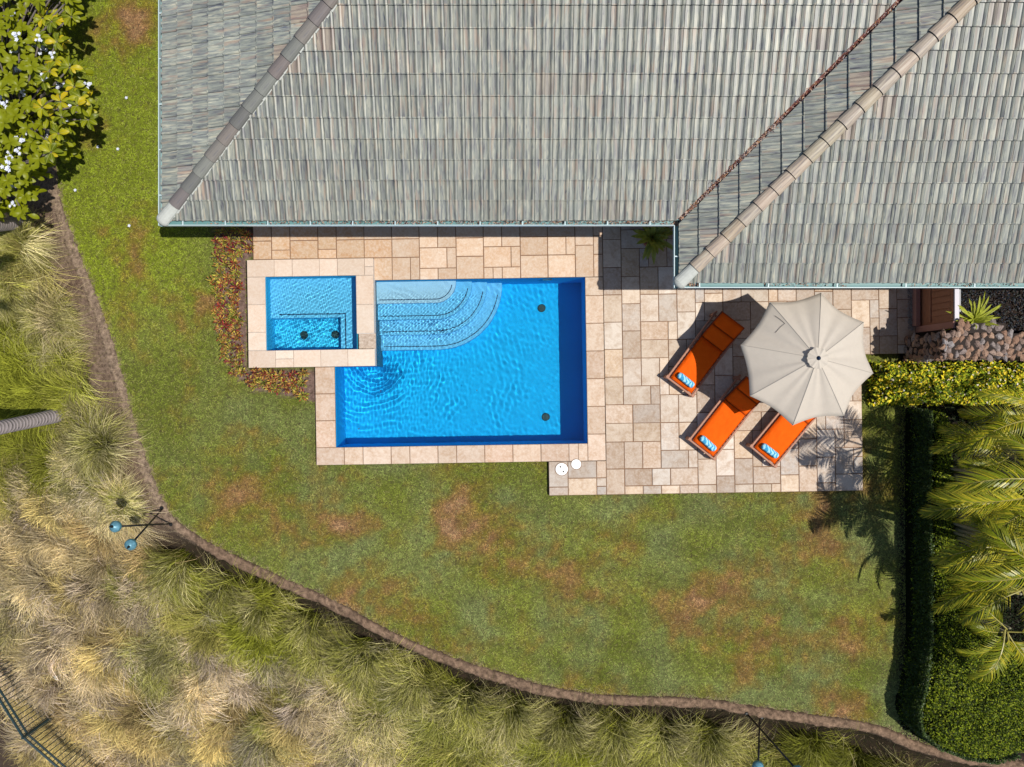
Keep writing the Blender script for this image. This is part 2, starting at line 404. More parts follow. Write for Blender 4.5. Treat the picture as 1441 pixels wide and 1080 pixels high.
hole |= (lx > a2[0]-g_) & (lx < a2[1]+g_) & (ly > a2[2]-g_) & (ly < a2[3]+g_)
lawnc = sdf[q].mean(1) < 0
Vg = np.stack([GX.ravel(), GY.ravel(), GZ], 1)
def sub_mesh(name, sel):
    f = q[sel]; used, inv = np.unique(f, return_inverse=True)
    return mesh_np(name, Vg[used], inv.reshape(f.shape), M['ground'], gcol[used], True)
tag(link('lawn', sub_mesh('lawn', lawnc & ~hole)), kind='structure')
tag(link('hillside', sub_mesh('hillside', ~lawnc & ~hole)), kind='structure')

# kerb: an earth-brown rounded edging that follows the lawn
def kerb_mesh():
    pts = []
    for a, b in zip(KERB[:-1], KERB[1:]):
        n = max(1, int(np.hypot(*(b-a))/.07))
        for k in range(n): pts.append(a + (b-a)*k/n)
    pts = np.array(pts); pts = pts[(np.abs(pts[:, 0]) < 16) & (np.abs(pts[:, 1]) < 12)]
    for _ in range(12): pts[1:-1] = (pts[:-2]+2*pts[1:-1]+pts[2:])/4
    tn = np.gradient(pts, axis=0); tn /= np.linalg.norm(tn, axis=1)[:, None]
    nr = np.stack([tn[:, 1], -tn[:, 0]], 1)            # outward
    V = []; C = []; n = len(pts)
    offs = [(-.03, -.05), (-.02, .018), (.03, .032), (.09, .036), (.15, .030), (.205, .0), (.24, -.72)]
    for i in range(n):
        s = 1 + .45*(float(fbm(pts[i:i+1, 0]*1.5, pts[i:i+1, 1]*1.5, 3, 2)[0])-.5)
        for o, z in [(o_ + random.gauss(0, .012), z_) for o_, z_ in offs]:
            p = pts[i] + nr[i]*o*s
            lo_ = min(1, max(0, (-3.0-p[1])*1.2)); z2 = z*(.30+.70*lo_) if z > -.1 else (z if lo_ > .5 else -.12)
            V.append((p[0], p[1], z2 + (RNG.random()-.5)*.022))
            c = (np.array([.23,.155,.105])*lo_ + np.array([.27,.20,.145])*(1-lo_))*(.70+.6*RNG.random()); C.append(c if o > -.01 else c*.45)
    k = len(offs); Fc = []
    for i in range(n-1):
        for j in range(k-1): Fc.append((i*k+j, i*k+j+1, (i+1)*k+j+1, (i+1)*k+j))
    return mesh_np('lawn_kerb', V, Fc, M['ground'], np.array(C), True)
tag(link('lawn_kerb', kerb_mesh()), kind='structure')

# ------------------------------------------------------------------ blades and leaves, built as arrays
def ribbons(root, az, out, hgt, width, c0, c1, segs=3, ter=False, wob=0.0, mid=.45):
    """thin arching blades: root (n,3), az, out = horizontal reach, hgt = peak height"""
    n = len(root); K = segs; ts = np.linspace(0, 1, K+1)
    dx, dy = np.cos(az), np.sin(az); V = np.zeros((n, 2*K+1, 3)); C = np.zeros((n, 2*K+1, 3)); wb_ = (RNG.random(n)-.5)*wob
    for i, t in enumerate(ts):
        r = out*t**1.15; z = hgt*np.sin(min(1, t**.85)*math.pi*.93)
        a2 = wb_*t; ddx = dx*np.cos(a2)-dy*np.sin(a2); ddy = dx*np.sin(a2)+dy*np.cos(a2)
        x = root[:, 0]+ddx*r; y = root[:, 1]+ddy*r
        cc = c0*(1-t**.8) + c1*t**.8
        if i < K:
            w_ = width*(1-.55*t)*.5
            V[:, 2*i, 0] = x-ddy*w_; V[:, 2*i, 1] = y+ddx*w_; V[:, 2*i+1, 0] = x+ddy*w_; V[:, 2*i+1, 1] = y-ddx*w_
            V[:, 2*i, 2] = V[:, 2*i+1, 2] = root[:, 2]+z; C[:, 2*i] = C[:, 2*i+1] = cc
        else:
            V[:, 2*i, 0] = x; V[:, 2*i, 1] = y; V[:, 2*i, 2] = root[:, 2]+z; C[:, 2*i] = cc
    V = V.reshape(-1, 3); C = C.reshape(-1, 3)
    if ter:
        base = np.repeat(root[:, 2], 2*K+1); V[:, 2] = V[:, 2] - base + ter_grid(V[:, 0], V[:, 1])
    f = []
    for i in range(K-1): f += [(2*i, 2*i+1, 2*i+3), (2*i, 2*i+3, 2*i+2)]
    f.append((2*K-2, 2*K-1, 2*K)); f = np.array(f)
    Fc = (f[None] + (np.arange(n)*(2*K+1))[:, None, None]).reshape(-1, 3)
    return V, Fc, C
_tg = np.arange(-16, 16.01, .1); _TX, _TY = np.meshgrid(_tg, _tg); _TZ = terrain(_TX.ravel(), _TY.ravel()).reshape(_TX.shape)
def ter_grid(x, y):
    fx = np.clip((x+16)/.1, 0, len(_tg)-1.001); fy = np.clip((y+16)/.1, 0, len(_tg)-1.001)
    i = fx.astype(int); j = fy.astype(int); a = fx-i; b = fy-j
    return (_TZ[j, i]*(1-a)+_TZ[j, i+1]*a)*(1-b) + (_TZ[j+1, i]*(1-a)+_TZ[j+1, i+1]*a)*b
def leaves(pos, az, pitch, ln, wd, col, fold=.25, tipcol=None, roll=None):
    """folded pointed leaves, 4 triangles each"""
    n = len(pos); ca, sa = np.cos(az), np.sin(az); cp, sp = np.cos(pitch), np.sin(pitch)
    d = np.stack([ca*cp, sa*cp, sp], 1); s = np.stack([-sa, ca, 0*sa], 1); u = np.cross(d, s)
    if roll is None: roll = (RNG.random(n)-.5)*1.4
    s2 = s*np.cos(roll)[:, None] + u*np.sin(roll)[:, None]; u2 = np.cross(d, s2)
    ln = np.asarray(ln)*np.ones(n); wd = np.asarray(wd)*np.ones(n)
    m = pos + d*(ln*.5)[:, None] - u2*0
    A = pos; B = m + s2*(wd*.5)[:, None] + u2*(wd*fold*.5)[:, None]; D_ = m - s2*(wd*.5)[:, None] + u2*(wd*fold*.5)[:, None]
    Tp = pos + d*ln[:, None] - np.array([0, 0, 1])*(ln*.12)[:, None]
    V = np.stack([A, B, Tp, D_, m], 1).reshape(-1, 3)
    f = np.array([(0, 1, 4), (1, 2, 4), (2, 3, 4), (3, 0, 4)])
    Fc = (f[None] + (np.arange(n)*5)[:, None, None]).reshape(-1, 3)
    C = np.repeat(col, 5, axis=0)
    if tipcol is not None: C[2::5] = tipcol
    return V, Fc, C
def join(parts):
    V = []; Fs = []; C = []; o = 0
    for v, f, c in parts: V.append(v); Fs.append(f+o); C.append(c); o += len(v)
    return np.vstack(V), np.vstack(Fs), np.vstack(C)

# turf
def turf():
    N = 560000
    x = RNG.uniform(-11.2, 10.2, N); y = RNG.uniform(-9.2, 9.4, N)
    s = signed_grid(x, y)
    ok = (s < .03) & ~in_deck(x, y, .02) & ~inside(BED, x, y) & ~inside(HEDGE, x, y)
    ok &= ~((x > 9.0) & (y > -.5)) & ~((x > -6.0) & (y > 3.9)) & ~((x > 8.4) & (y > .4))
    x, y = x[ok], y[ok]; n = len(x)
    c = turf_col(x, y); br = (.45+1.05*RNG.random(n))*(.55+.9*fbm(x*9, y*9, 91, 2)); c = c*br[:, None]
    yel = (RNG.random(n) < .10)[:, None]; c = np.where(yel, c*.5+np.array([.42,.38,.16])*.6, c)
    hh = (.010+.030*fbm(x*8, y*8, 55, 2)**1.5*1.6)*(.7+.6*RNG.random(n)); r = np.stack([x, y, np.zeros(n)], 1)
    az = RNG.uniform(0, 2*math.pi, n)
    V, Fc, C = ribbons(r, az, RNG.uniform(.03, .075, n), hh*1.1, RNG.uniform(.008, .017, n), c*.85, c*1.12, 1)
    return mesh_np('lawn_grass', V, Fc, M['turf'], C)
_SG = signed(_TX.ravel(), _TY.ravel()).reshape(_TX.shape)
def signed_grid(x, y):
    fx = np.clip((x+16)/.1, 0, len(_tg)-1.001); fy = np.clip((y+16)/.1, 0, len(_tg)-1.001)
    i = fx.astype(int); j = fy.astype(int); a = fx-i; b = fy-j
    return (_SG[j, i]*(1-a)+_SG[j, i+1]*a)*(1-b) + (_SG[j+1, i]*(1-a)+_SG[j+1, i+1]*a)*b
tag(link('lawn_grass', turf()), 'mown green lawn with brown dry patches around the pool terrace', 'grass', kind='stuff')

# ------------------------------------------------------------------ terrace paving
def pack(xl, yl, mask, sizes, seed):
    """fill masked cells of a line grid with random rectangular stones"""
    rnd = random.Random(seed); nx, ny = len(xl)-1, len(yl)-1; used = [[not mask(i, j) for i in range(nx)] for j in range(ny)]
    out = []
    for j in range(ny):
        for i in range(nx):
            if used[j][i]: continue
            opts = sizes[:]; rnd.shuffle(opts); opts.sort(key=lambda s: -s[0]*s[1]*rnd.uniform(.15, 1))
            for a, b in opts + [(1, 1)]:
                if i+a > nx or j+b > ny: continue
                if any(used[jj][ii] for jj in range(j, j+b) for ii in range(i, i+a)): continue
                for jj in range(j, j+b):
                    for ii in range(i, i+a): used[jj][ii] = True
                out.append((xl[i], xl[i+a], yl[j], yl[j+b])); break
    return out
def lines(bps, u=13.0):
    o = [bps[0]]
    for a, b in zip(bps[:-1], bps[1:]):
        n = max(1, round((b-a)/u)); o += [a+(b-a)*k/n for k in range(1, n+1)]
    return o
_stone_cache = {}
def stone_mesh(wd, hd, mat, thick=.05):
    key = (round(wd, 2), round(hd, 2), mat.name, thick)
    if key not in _stone_cache:
        bm = bmesh.new(); wd, hd = key[0], key[1]
        vs = {}; b = .006
        j = lambda: random.uniform(-.004, .004)
        lo = [bm.verts.new((sx*wd/2, sy*hd/2, -thick)) for sx, sy in ((-1,-1),(1,-1),(1,1),(-1,1))]
        md = [bm.verts.new((sx*wd/2, sy*hd/2, -b)) for sx, sy in ((-1,-1),(1,-1),(1,1),(-1,1))]
        tp = [bm.verts.new((sx*(wd/2-b)+j(), sy*(hd/2-b)+j(), 0)) for sx, sy in ((-1,-1),(1,-1),(1,1),(-1,1))]
        for k in range(4):
            l = (k+1) % 4; bm.faces.new((lo[k], lo[l], md[l], md[k])); bm.faces.new((md[k], md[l], tp[l], tp[k]))
        bm.faces.new(tp)
        _stone_cache[key] = bm_mesh('paving_stone', bm, mat)
    return _stone_cache[key]
def deck_root(name, c_px, z=0.0):
    c = Vector((*L(*c_px), z)); o = link(name, None, None, ROT @ c, (0, 0, TH)); return o, c
def lay(root, c, stones, mat, z, name, gap=.017, thick=.05, hole=None):
    for (x0, x1, y0, y1) in stones:
        a, b, d, e = rect_px(x0, x1, y0, y1, ZD)
        wd, hd = b-a-gap, e-d-gap
        if wd < .03 or hd < .03: continue
        link(name, stone_mesh(wd, hd, mat, thick), root, Vector(((a+b)/2, (d+e)/2, z+random.uniform(-.0025, .0025))) - c, (random.uniform(-.003, .003), random.uniform(-.003, .003), random.uniform(-.004, .004)))
def slab(root, c, rects, z0, z1, mat, name, zpx=ZD):
    bm = bmesh.new()
    for r in rects:
        a, b, d, e = rect_px(*r, zpx); box(bm, a-c.x, b-c.x, d-c.y, e-c.y, z0-c.z, z1-c.z)
    return link(name, bm_mesh(name, bm, mat), root)
SZ = [(3,2),(2,3),(2,2),(2,1),(1,2),(1,1),(3,2),(2,3),(2,2),(2,1),(1,2)]
# patio east of the pool
pat, pc = deck_root('patio', (1000, 560)); tag(pat, kind='structure')
slab(pat, pc, [(851.5, 1212.4, 290, 698.6), (770.4, 851.5, 651, 698.6), (1212.4, 1290, 290, 506.8)], -.25, ZD-.014, M['grout'], 'bedding')
xl = lines([770.2, 851, 1212.6, 1290]); yl = lines([300, 392, 507, 650.6, 698.8])
def mk(i, j):
    x = (xl[i]+xl[i+1])/2; y = (yl[j]+yl[j+1])/2
    if y > 650.6: return 770.2 < x < 1212.6
    if x < 851: return False
    if x > 1212.6: return y < 507
    return True
st = pack(xl, yl, mk, SZ, 3)
st.sort(key=lambda r: -(r[1]-r[0])*(r[3]-r[2])*(0 if (r[3] < 322 or (r[0] > 950 and r[3] < 405)) else 1))
lay(pat, pc, st[:295], M['patio_stone'], ZD, 'paving_stone')
if len(st) > 295:                                       # the smallest ones joined
    bm = bmesh.new()
    for r in st[295:]:
        a, b, d, e = rect_px(*r); box(bm, a+.009-pc.x, b-.009-pc.x, d+.009-pc.y, e-.009-pc.y, ZD-.05, ZD)
    tag(link('small_paving_stones', bm_mesh('small_paving_stones', bm, M['patio_stone']), pat), kind='stuff')
# walkway between the house and the pool
wk, wc = deck_root('poolside_walkway', (600, 350)); tag(wk, kind='structure')
slab(wk, wc, [(359, 851, 290, 360), (528.5, 851, 360, 391.5)], -.25, ZD-.014, M['grout'], 'bedding')
xw = lines([359, 528.5, 851]); yw = lines([308, 360, 392])
st = pack(xw, yw, lambda i, j: yw[j] < 359 or xw[i] >= 528, SZ, 5)
M['walk_stone_pale'] = stone_mat('travertine_walk_pale', [(.58,.42,.30), (.62,.47,.35), (.56,.42,.31), (.64,.50,.39)], .85, (.50,.29,.15), .45)
for r_ in st: lay(wk, wc, [r_], M['walk_stone' if r_[0]+random.uniform(-90, 90) < 560 else 'walk_stone_pale'], ZD, 'paving_stone')

# ------------------------------------------------------------------ swimming pool
ZW = 0.035
pool, qc = deck_root('swimming_pool', (650, 510)); tag(pool, 'L-shaped blue swimming pool with rounded corner steps', 'pool')
xc = lines([443.3, 471.5, 825.5, 851]); yc = lines([512.5, 626, 650.6]); yr = lines([392, 626, 650.6])
lay(pool, qc, pack(lines([825.5, 851]), yr, lambda i, j: True, [(2,3),(2,2),(1,2),(2,1),(2,3)], 8), M['coping_stone'], ZD+.004, 'coping_stone', .012)
lay(pool, qc, pack(lines([443.3, 825.5]), lines([626, 650.6]), lambda i, j: True, [(3,2),(2,2),(2,1),(3,2),(1,2)], 9), M['coping_stone'], ZD+.004, 'coping_stone', .012)
lay(pool, qc, pack(lines([443.3, 471.5]), lines([512.5, 626]), lambda i, j: True, [(2,2),(2,3),(2,3),(1,2),(1,1)], 10), M['coping_stone'], ZD+.004, 'coping_stone', .012)
slab(pool, qc, [(825.8, 850.5, 392.2, 650.4), (443.5, 825.8, 626.4, 650.4), (443.5, 471.1, 512.5, 626.4)], -.25, ZD-.012, M['grout'], 'coping_bed')
PL = [L(529, 392), L(825.5, 392), L(825.5, 626), L(471.5, 626), L(471.5, 512.5), L(529, 512.5)]
FLOOR = -1.32
def shell(poly, z0, z1, c, name, mat, root, wall_out=.16):
    bm = bmesh.new(); n = len(poly)
    a = [bm.verts.new((x-c.x, y-c.y, z0)) for x, y in poly]; b = [bm.verts.new((x-c.x, y-c.y, z1)) for x, y in poly]
    bm.faces.new(a[::-1])
    for i in range(n): bm.faces.new((a[i], b[i], b[(i+1) % n], a[(i+1) % n]))
    bmesh.ops.recalc_face_normals(bm, faces=bm.faces)
    return link(name, bm_mesh(name, bm, mat), root)
basin = shell(PL, FLOOR, ZD-.03, qc, 'basin', M['plaster'], pool)
# rounded steps in the north-west corner
def step_outline(r, n=18):
    cx_, cy_ = 613, 393.5; pts = []
    for k in range(n+1):
        a = math.pi/2*k/n
        pts.append((cx_ + r*math.sin(a+0), cy_ + r*math.cos(a)))
    return [(529, cy_+r)] + pts                        # from the west wall, then round to the north wall
STEPS = [(29.5, -.20), (52, -.42), (73.5, -.66), (95, -.90)]
receivers = [basin]
for r, zt in STEPS:
    out = step_outline(r)
    pts = [L(x, y) for x, y in out] + [L(out[-1][0], 392.2), L(529.2, 392.2)]
    pts[0] = L(529.2, out[0][1])
    bm = bmesh.new(); poly_prism(bm, [(x-qc.x, y-qc.y) for x, y in pts][::-1], FLOOR+.002, zt)
    bmesh.ops.recalc_face_normals(bm, faces=bm.faces)
    so = link('step', bm_mesh('step', bm, M['plaster_shelf' if zt > -.3 else 'plaster_step']), pool); receivers.append(so)
    ln = step_outline(r-5.2)[0:]
    ln = [(533, ln[0][1])] + ln[1:-2]
    bm = bmesh.new(); pv = None
    for i in range(len(ln)-1):
        A = Vector((*L(*ln[i]), 0)); B = Vector((*L(*ln[i+1]), 0)); d = (B-A); 
        if d.length < 1e-4: continue
        nn = Vector((-d.y, d.x, 0)).normalized()*.011; k = max(1, int(d.length/.05))
        for s_ in range(k):
            a_ = A + d*(s_+.04)/k - qc; b_ = A + d*(s_+.96)/k - qc
            vv = [bm.verts.new((p.x, p.y, zt+.003)) for p in (a_-nn, b_-nn, b_+nn, a_+nn)]; bm.faces.new(vv)
    bmesh.ops.recalc_face_normals(bm, faces=bm.faces)
    lo = link('edge_tiles', bm_mesh('edge_tiles', bm, M['tile_line']), so); receivers.append(lo)
def grille(root, c, px, py, z, r=.10):
    """slotted round drain cover"""
    bm = bmesh.new(); x, y = L(px, py); Mx = Matrix.Translation(Vector((x, y, z)) - c)
    lathe(bm, [(r, 0), (r, .012), (r*.86, .018), (r*.84, .012)], 24, Mx)
    for k in range(-3, 4):
        h_ = math.sqrt(max(0, (r*.82)**2 - (k*r*.24)**2)); box(bm, -h_, h_, k*r*.24-.006, k*r*.24+.006, .010, .020, Mx)
    o = link('drain', bm_mesh('drain', bm, M['drain']), root); receivers.append(o)
def sub_px(px, py, depth, zs=ZW):
    """terrace-aligned pixel at deck level that a point under water must sit at to show at px, py"""
    ap = zs - depth/1.33; s = (H-ap)/(H-ZD); return (720.5+(px-720.5)*s, 540+(py-540)*s)
grille(pool, qc, *sub_px(762+1.7, 434+.7, -FLOOR), FLOOR); grille(pool, qc, *sub_px(768-.7, 587+.8, -FLOOR), FLOOR)
bm = bmesh.new(); x, y = L(773, 392); Mx = Matrix.Translation(Vector((x, y-.002, -.12))-qc) @ Matrix.Rotation(math.pi/2, 4, 'X')
lathe(bm, [(.12, 0), (.12, .02), (.09, .035), (.03, .04)], 20, Mx)
link('pool_light', bm_mesh('pool_light', bm, M['white']), pool)

def water_body(name, poly, zs, zb, cell, hfun, mat, c, overlap=.03):
    xs = [p[0] for p in poly]; ys = [p[1] for p in poly]
    # grow the outline a little into the walls
    cxp, cyp = sum(xs)/len(xs), sum(ys)/len(ys)
    x0, x1, y0, y1 = min(xs)-overlap, max(xs)+overlap, min(ys)-overlap, max(ys)+overlap
    nx_, ny_ = int((x1-x0)/cell), int((y1-y0)/cell)
    X = np.linspace(x0, x1, nx_+1); Y = np.linspace(y0, y1, ny_+1); A, B = np.meshgrid(X, Y)
    cxx = (A[:-1, :-1]+A[1:, 1:])/2; cyy = (B[:-1, :-1]+B[1:, 1:])/2
    if len(poly) == 6: keep = ~((cxx < poly[0][0]-overlap) & (cyy > poly[5][1]+overlap))
    else: keep = np.ones(cxx.shape, bool)
    Z = zs + hfun(A, B); V = np.stack([A.ravel()-c.x, B.ravel()-c.y, Z.ravel()], 1)
    i, j = np.nonzero(keep); w1 = nx_+1
    top = np.stack([i*w1+j, i*w1+j+1, (i+1)*w1+j+1, (i+1)*w1+j], 1)
    nV = len(V); Vb = V.copy(); Vb[:, 2] = zb
    ed = {}
    E = np.concatenate([top[:, [0, 1]], top[:, [1, 2]], top[:, [2, 3]], top[:, [3, 0]]]); key = np.sort(E, 1)
    _, idx, cnt = np.unique(key, axis=0, return_index=True, return_counts=True); be = E[idx[cnt == 1]]
    side = np.stack([be[:, 1], be[:, 0], be[:, 0]+nV, be[:, 1]+nV], 1)
    bot = top[:, ::-1] + nV
    allV = np.vstack([V, Vb]); allF = np.vstack([top, side, bot]); used, inv = np.unique(allF, return_inverse=True)
    me = mesh_np(name, allV[used], inv.reshape(allF.shape), mat, None, True)
    sm = np.zeros(len(allF), bool); sm[:len(top)] = True; me.polygons.foreach_set('use_smooth', sm)
    return me
SPX, SPY = L(537, 508)
_ph = RNG.uniform(0, 6.28, 60); _an = RNG.uniform(0, 6.28, 60); _kk = RNG.uniform(1.0, 1.0, 60)
def waves(X, Y, lams, amp, a0=0, spread=math.pi, o=0):
    z = np.zeros(X.shape)
    for i, lam in enumerate(lams):
        k = 2*math.pi/lam; a = a0 + (_an[(i+o) % 60]-math.pi)/math.pi*spread
        z += amp*lam*np.sin(k*(X*math.cos(a)+Y*math.sin(a)) + _ph[(i*7+o) % 60] + 1.6*vnoise(X*2.3/ max(lam*6,.4), Y*2.3/max(lam*6,.4), 300+i))
    return z
def pool_h(X, Y):
    r = np.hypot((X-SPX)*1.0, Y-SPY) + .22*(fbm(X*1.7, Y*1.7, 61, 3)-.5) + .05*(fbm(X*6, Y*6, 62, 2)-.5)
    patch = np.clip((fbm(X*1.6, Y*1.6, 65, 3)-.38)*4, 0, 1.4)
    ring = .00062*np.sin(2*math.pi*r/.105)*np.exp(-((r-.55)/.5)**2)*np.clip(r*3, 0, 1)*np.clip((SPY+.25-Y)*2, 0, 1)
    ring += .00062*np.sin(2*math.pi*r/.145+1)*np.exp(-((r-1.3)/1.0)**2)*patch + .0006*np.sin(2*math.pi*r/.19)*np.exp(-((r-2.4)/1.4)**2)*patch**1.3*.7
    near = np.exp(-(r/1.7)**2); sx, sy = L(600, 432)
    onst = np.exp(-((X-sx)/1.35)**4-((Y-sy)/.8)**4)*np.clip((sy+.42-Y)*8, 0, 1)
    chop = waves(X, Y, [.05, .06, .07, .085, .055, .065, .095, .075, .08, .045], .0031, 0, math.pi, 3)*onst*np.clip(.2+1.5*fbm(X*1.8+5, Y*1.8, 68, 3), 0, 1.2)
    chop += waves(X, Y, [.075, .085, .095, .11, .13, .1, .15], .0016, 0, math.pi, 33)*near
    wisp = np.clip((fbm(X*2.1+9, Y*2.1, 69, 4)-.38)*5, 0, 1.5)
    chop += waves(X, Y, [.11, .13, .16, .19, .22, .14, .17], .00068, .9, 1.0, 41)*wisp
    swell = .0042*fbm(X*3.2+.8*Y, Y*3.2, 71, 3)
    return ring + chop + swell
def spa_h(X, Y):
    m = np.clip(.45+1.3*fbm(X*2.4, Y*2.4, 81, 3), 0, 1.5)
    return (waves(X, Y, [.05, .06, .07, .08, .09, .10, .055, .065, .075, .085, .11, .13], .0023, 0, math.pi, 11) + .0035*fbm(X*6, Y*6, 83, 3))*m
pw = link('pool_water', water_body('pool_water', PL, ZW, FLOOR-.05, .0125, pool_h, M['water'], qc), None, ROT @ Vector((qc.x, qc.y, 0)), (0, 0, TH)); tag(pw, kind='structure')

# ------------------------------------------------------------------ raised spa
ZS = .30
spa, sc_ = deck_root('spa', (440, 436)); tag(spa, 'raised square spa pool with a pale stone rim beside the main pool', 'spa')
def rs(x0, x1, y0, y1): return (x0, x1, y0, y1)
def lay_z(root, c, stones, mat, z, zpx, name, gap=.01, thick=.05):
    for (x0, x1, y0, y1) in stones:
        a, b, d, e = rect_px(x0, x1, y0, y1, zpx)
        link(name, stone_mesh(b-a-gap, e-d-gap, mat, thick), root, Vector(((a+b)/2, (d+e)/2, z+random.uniform(-.002, .002))) - c, (0, 0, random.uniform(-.003, .003)))
ST_ = []
ST_ += pack(lines([350, 528]), lines([360, 384.5]), lambda i, j: True, [(3,2),(2,2),(2,1),(1,1)], 21)
ST_ += pack(lines([350, 375.5]), lines([384.5, 488]), lambda i, j: True, [(2,3),(2,2),(1,2),(1,1)], 22)
ST_ += pack(lines([350, 528]), lines([488, 512.3]), lambda i, j: True, [(3,2),(2,2),(2,1),(1,1)], 23)
ST_ += pack(lines([502.8, 528]), lines([384.5, 466]), lambda i, j: True, [(2,3),(2,2),(1,2)], 24)
lay_z(spa, sc_, ST_, M['spa_stone'], ZS, ZS, 'coping_stone')
spm = stone_mat('spillway_stone', [(.40,.32,.25), (.42,.33,.27)], .95, (.22,.15,.10), .7)
a, b, d, e = rect_px(505.5, 529.5, 466.5, 487.5, ZS-.05)
link('spillway_stone', stone_mesh(b-a, e-d, spm), spa, Vector(((a+b)/2, (d+e)/2, ZS-.065)) - sc_)
sbm = plain('spa_plaster_rim', (.55,.52,.50), .8, .1)
for r, zt in (((350.4, 375.1, 360.4, 512), ZS-.045), ((375.1, 527.6, 360.4, 384.1), ZS-.045), ((375.1, 527.6, 488.4, 512), ZS-.045), ((503.4, 527.6, 384.1, 466.5), ZS-.045), ((506.2, 527.6, 466.5, 488.4), ZS-.118)):
    bm = bmesh.new(); a, b, d, e = rect_px(*r, ZS); box(bm, a-sc_.x, b-sc_.x, d-sc_.y, e-sc_.y, -1.2, zt); link('spa_wall', bm_mesh('spa_wall', bm, sbm), spa)
SPP = [L(375.5, 384.5, ZS), L(502.9, 384.5, ZS), L(502.9, 488, ZS), L(375.5, 488, ZS)]
SP_FL = -.62; SPW = ZS-.075
sb = shell(SPP, SP_FL, ZS-.03, sc_, 'basin', M['plaster_spa'], spa); receivers.append(sb)
# bench: an L along the north and east sides with a dark tile edge
bz = -.18
bpts = [L(375.7, 384.7, ZS), L(502.7, 384.7, ZS), L(502.7, 487.8, ZS), L(476, 487.8, ZS), L(476, 441, ZS), L(375.7, 441, ZS)]
bm = bmesh.new(); poly_prism(bm, [(x-sc_.x, y-sc_.y) for x, y in bpts][::-1], SP_FL+.002, bz); bmesh.ops.recalc_face_normals(bm, faces=bm.faces)
bo = link('bench', bm_mesh('bench', bm, plaster('bench_plaster', (.22, .62, .95))), spa); receivers.append(bo)
bm = bmesh.new()
for (x0, x1, y0, y1) in ((388, 482, 435, 436.6), (482, 483.6, 435, 487)):
    a, b, d, e = rect_px(x0, x1, y0, y1, ZS); box(bm, a-sc_.x, b-sc_.x, d-sc_.y, e-sc_.y, bz-.001, bz+.004)
receivers.append(link('edge_tiles', bm_mesh('edge_tiles', bm, M['tile_line']), bo))
grille(spa, sc_, 421, 465, SP_FL, .095); grille(spa, sc_, 466, 465, SP_FL, .095)
sw = link('spa_water', water_body('spa_water', SPP, SPW, SP_FL-.05, .0115, spa_h, M['spa_water'], sc_, .012), None, ROT @ Vector((sc_.x, sc_.y, 0)), (0, 0, TH)); tag(sw, kind='structure')
for o in receivers: o.cycles.is_caustics_receiver = True
for o in (pw, sw): o.cycles.is_caustics_caster = True

for px, py, lab in ((536, 549, 'small dark leaf floating in the pool near the spa corner'), (671, 548, 'tiny leaf floating in the middle of the pool'), (504, 605, 'dark speck of a leaf floating near the lower left pool corner')):
    x, y = P(px, py, ZW+.01); V, Fc, C = leaves(np.array([[0., 0, 0]]), np.array([px*.7]), np.array([0.]), .055, .022, np.array([[.05,.03,.015]]), roll=np.array([.1])); o = link('floating_leaf', mesh_np('floating_leaf', V, Fc, M['debris'], C), None, (x, y, ZW+.012)); tag(o, lab, 'leaf')
# skimmer lids
for px, py, r, lab, holes in ((788.5, 661.6, .145, 'larger white skimmer lid with two finger holes on the terrace', True), (809, 654.9, .116, 'smaller plain white skimmer lid on the terrace beside the pool corner', False)):
    x, y = L(px, py); p = ROT @ Vector((x, y, ZD+.003)); t_ = thing('skimmer_lid', lab, 'lid', p)
    bm = bmesh.new(); lathe(bm, [(r, 0), (r, .005), (r-.006, .009), (r*.3, .0095)], 32)
    link('cover', bm_mesh('cover', bm, M['white']), t_)
    bm = bmesh.new(); lathe(bm, [(r+.013, 0), (r+.013, .004), (r+.002, .004)], 32)
    link('rim', bm_mesh('rim', bm, M['grout']), t_)
    if holes:
        for hx, hy in ((-.03, .055), (.04, -.055)):
            bm = bmesh.new(); lathe(bm, [(.020, .0), (.020, .0125)], 10, Matrix.Translation((hx, hy, 0))); link('finger_hole', bm_mesh('finger_hole', bm, M['black']), t_)

# ------------------------------------------------------------------ house
SL = .4; ZE = 2.9; EM = 3.23; XL = -6.89; XW, YW = 3.31, 2.0
TW, TD = .3335, .357; SQ = math.sqrt(1+SL*SL)
house = thing('house', 'house with grey-green glazed tile roof and teal gutters', 'house', (3.5, 6.5, 0))
HL = Vector(house.location)
def hpart(name, me, parent=None, loc=None):
    o = link(name, me, parent or house)
    return o
def add_world(name, bm, mat, parent=None, smooth=False):
    """mesh given in world coordinates under the house"""
    bmesh.ops.translate(bm, vec=-HL, verts=bm.verts); return link(name, bm_mesh(name, bm, mat, smooth), parent or house)
M['tile_edge_shade'] = plain('tile_edge_shade', (.035,.04,.045), .9, .1)  # near-black for the recess shade painted on tile and cap edges
def tile_bm(M4):
    bm = bmesh.new(); per = TW/2; prof = []
    for k in range(2):
        for x_, z_ in ((0.004, .004), (.062, 0), (.088, .002), (.104, .019), (.126, .028), (.152, .019)): prof.append((x_+k*per if k or x_ > .005 else .004, z_))
    prof.append((TW-.003, .004)); D2 = TD*SQ + .05
    rows = []
    for (yy, lift) in ((0, .046), (D2, .006)):
        rows.append([bm.verts.new(M4 @ Vector((x_, yy, z_+lift))) for x_, z_ in prof])
    low = [bm.verts.new(M4 @ Vector((x_, -.006, z_+.040-.046))) for x_, z_ in prof]
    for i in range(len(prof)-1):
        bm.faces.new((rows[0][i], rows[0][i+1], rows[1][i+1], rows[1][i])); bm.faces.new((low[i], low[i+1], rows[0][i+1], rows[0][i])).material_index = 1
    bm.faces.new((low[0], rows[0][0], rows[1][0])); bm.faces.new((low[-1], rows[1][-1], rows[0][-1]))
    bm.normal_update(); return bm
_plain_tile = {}
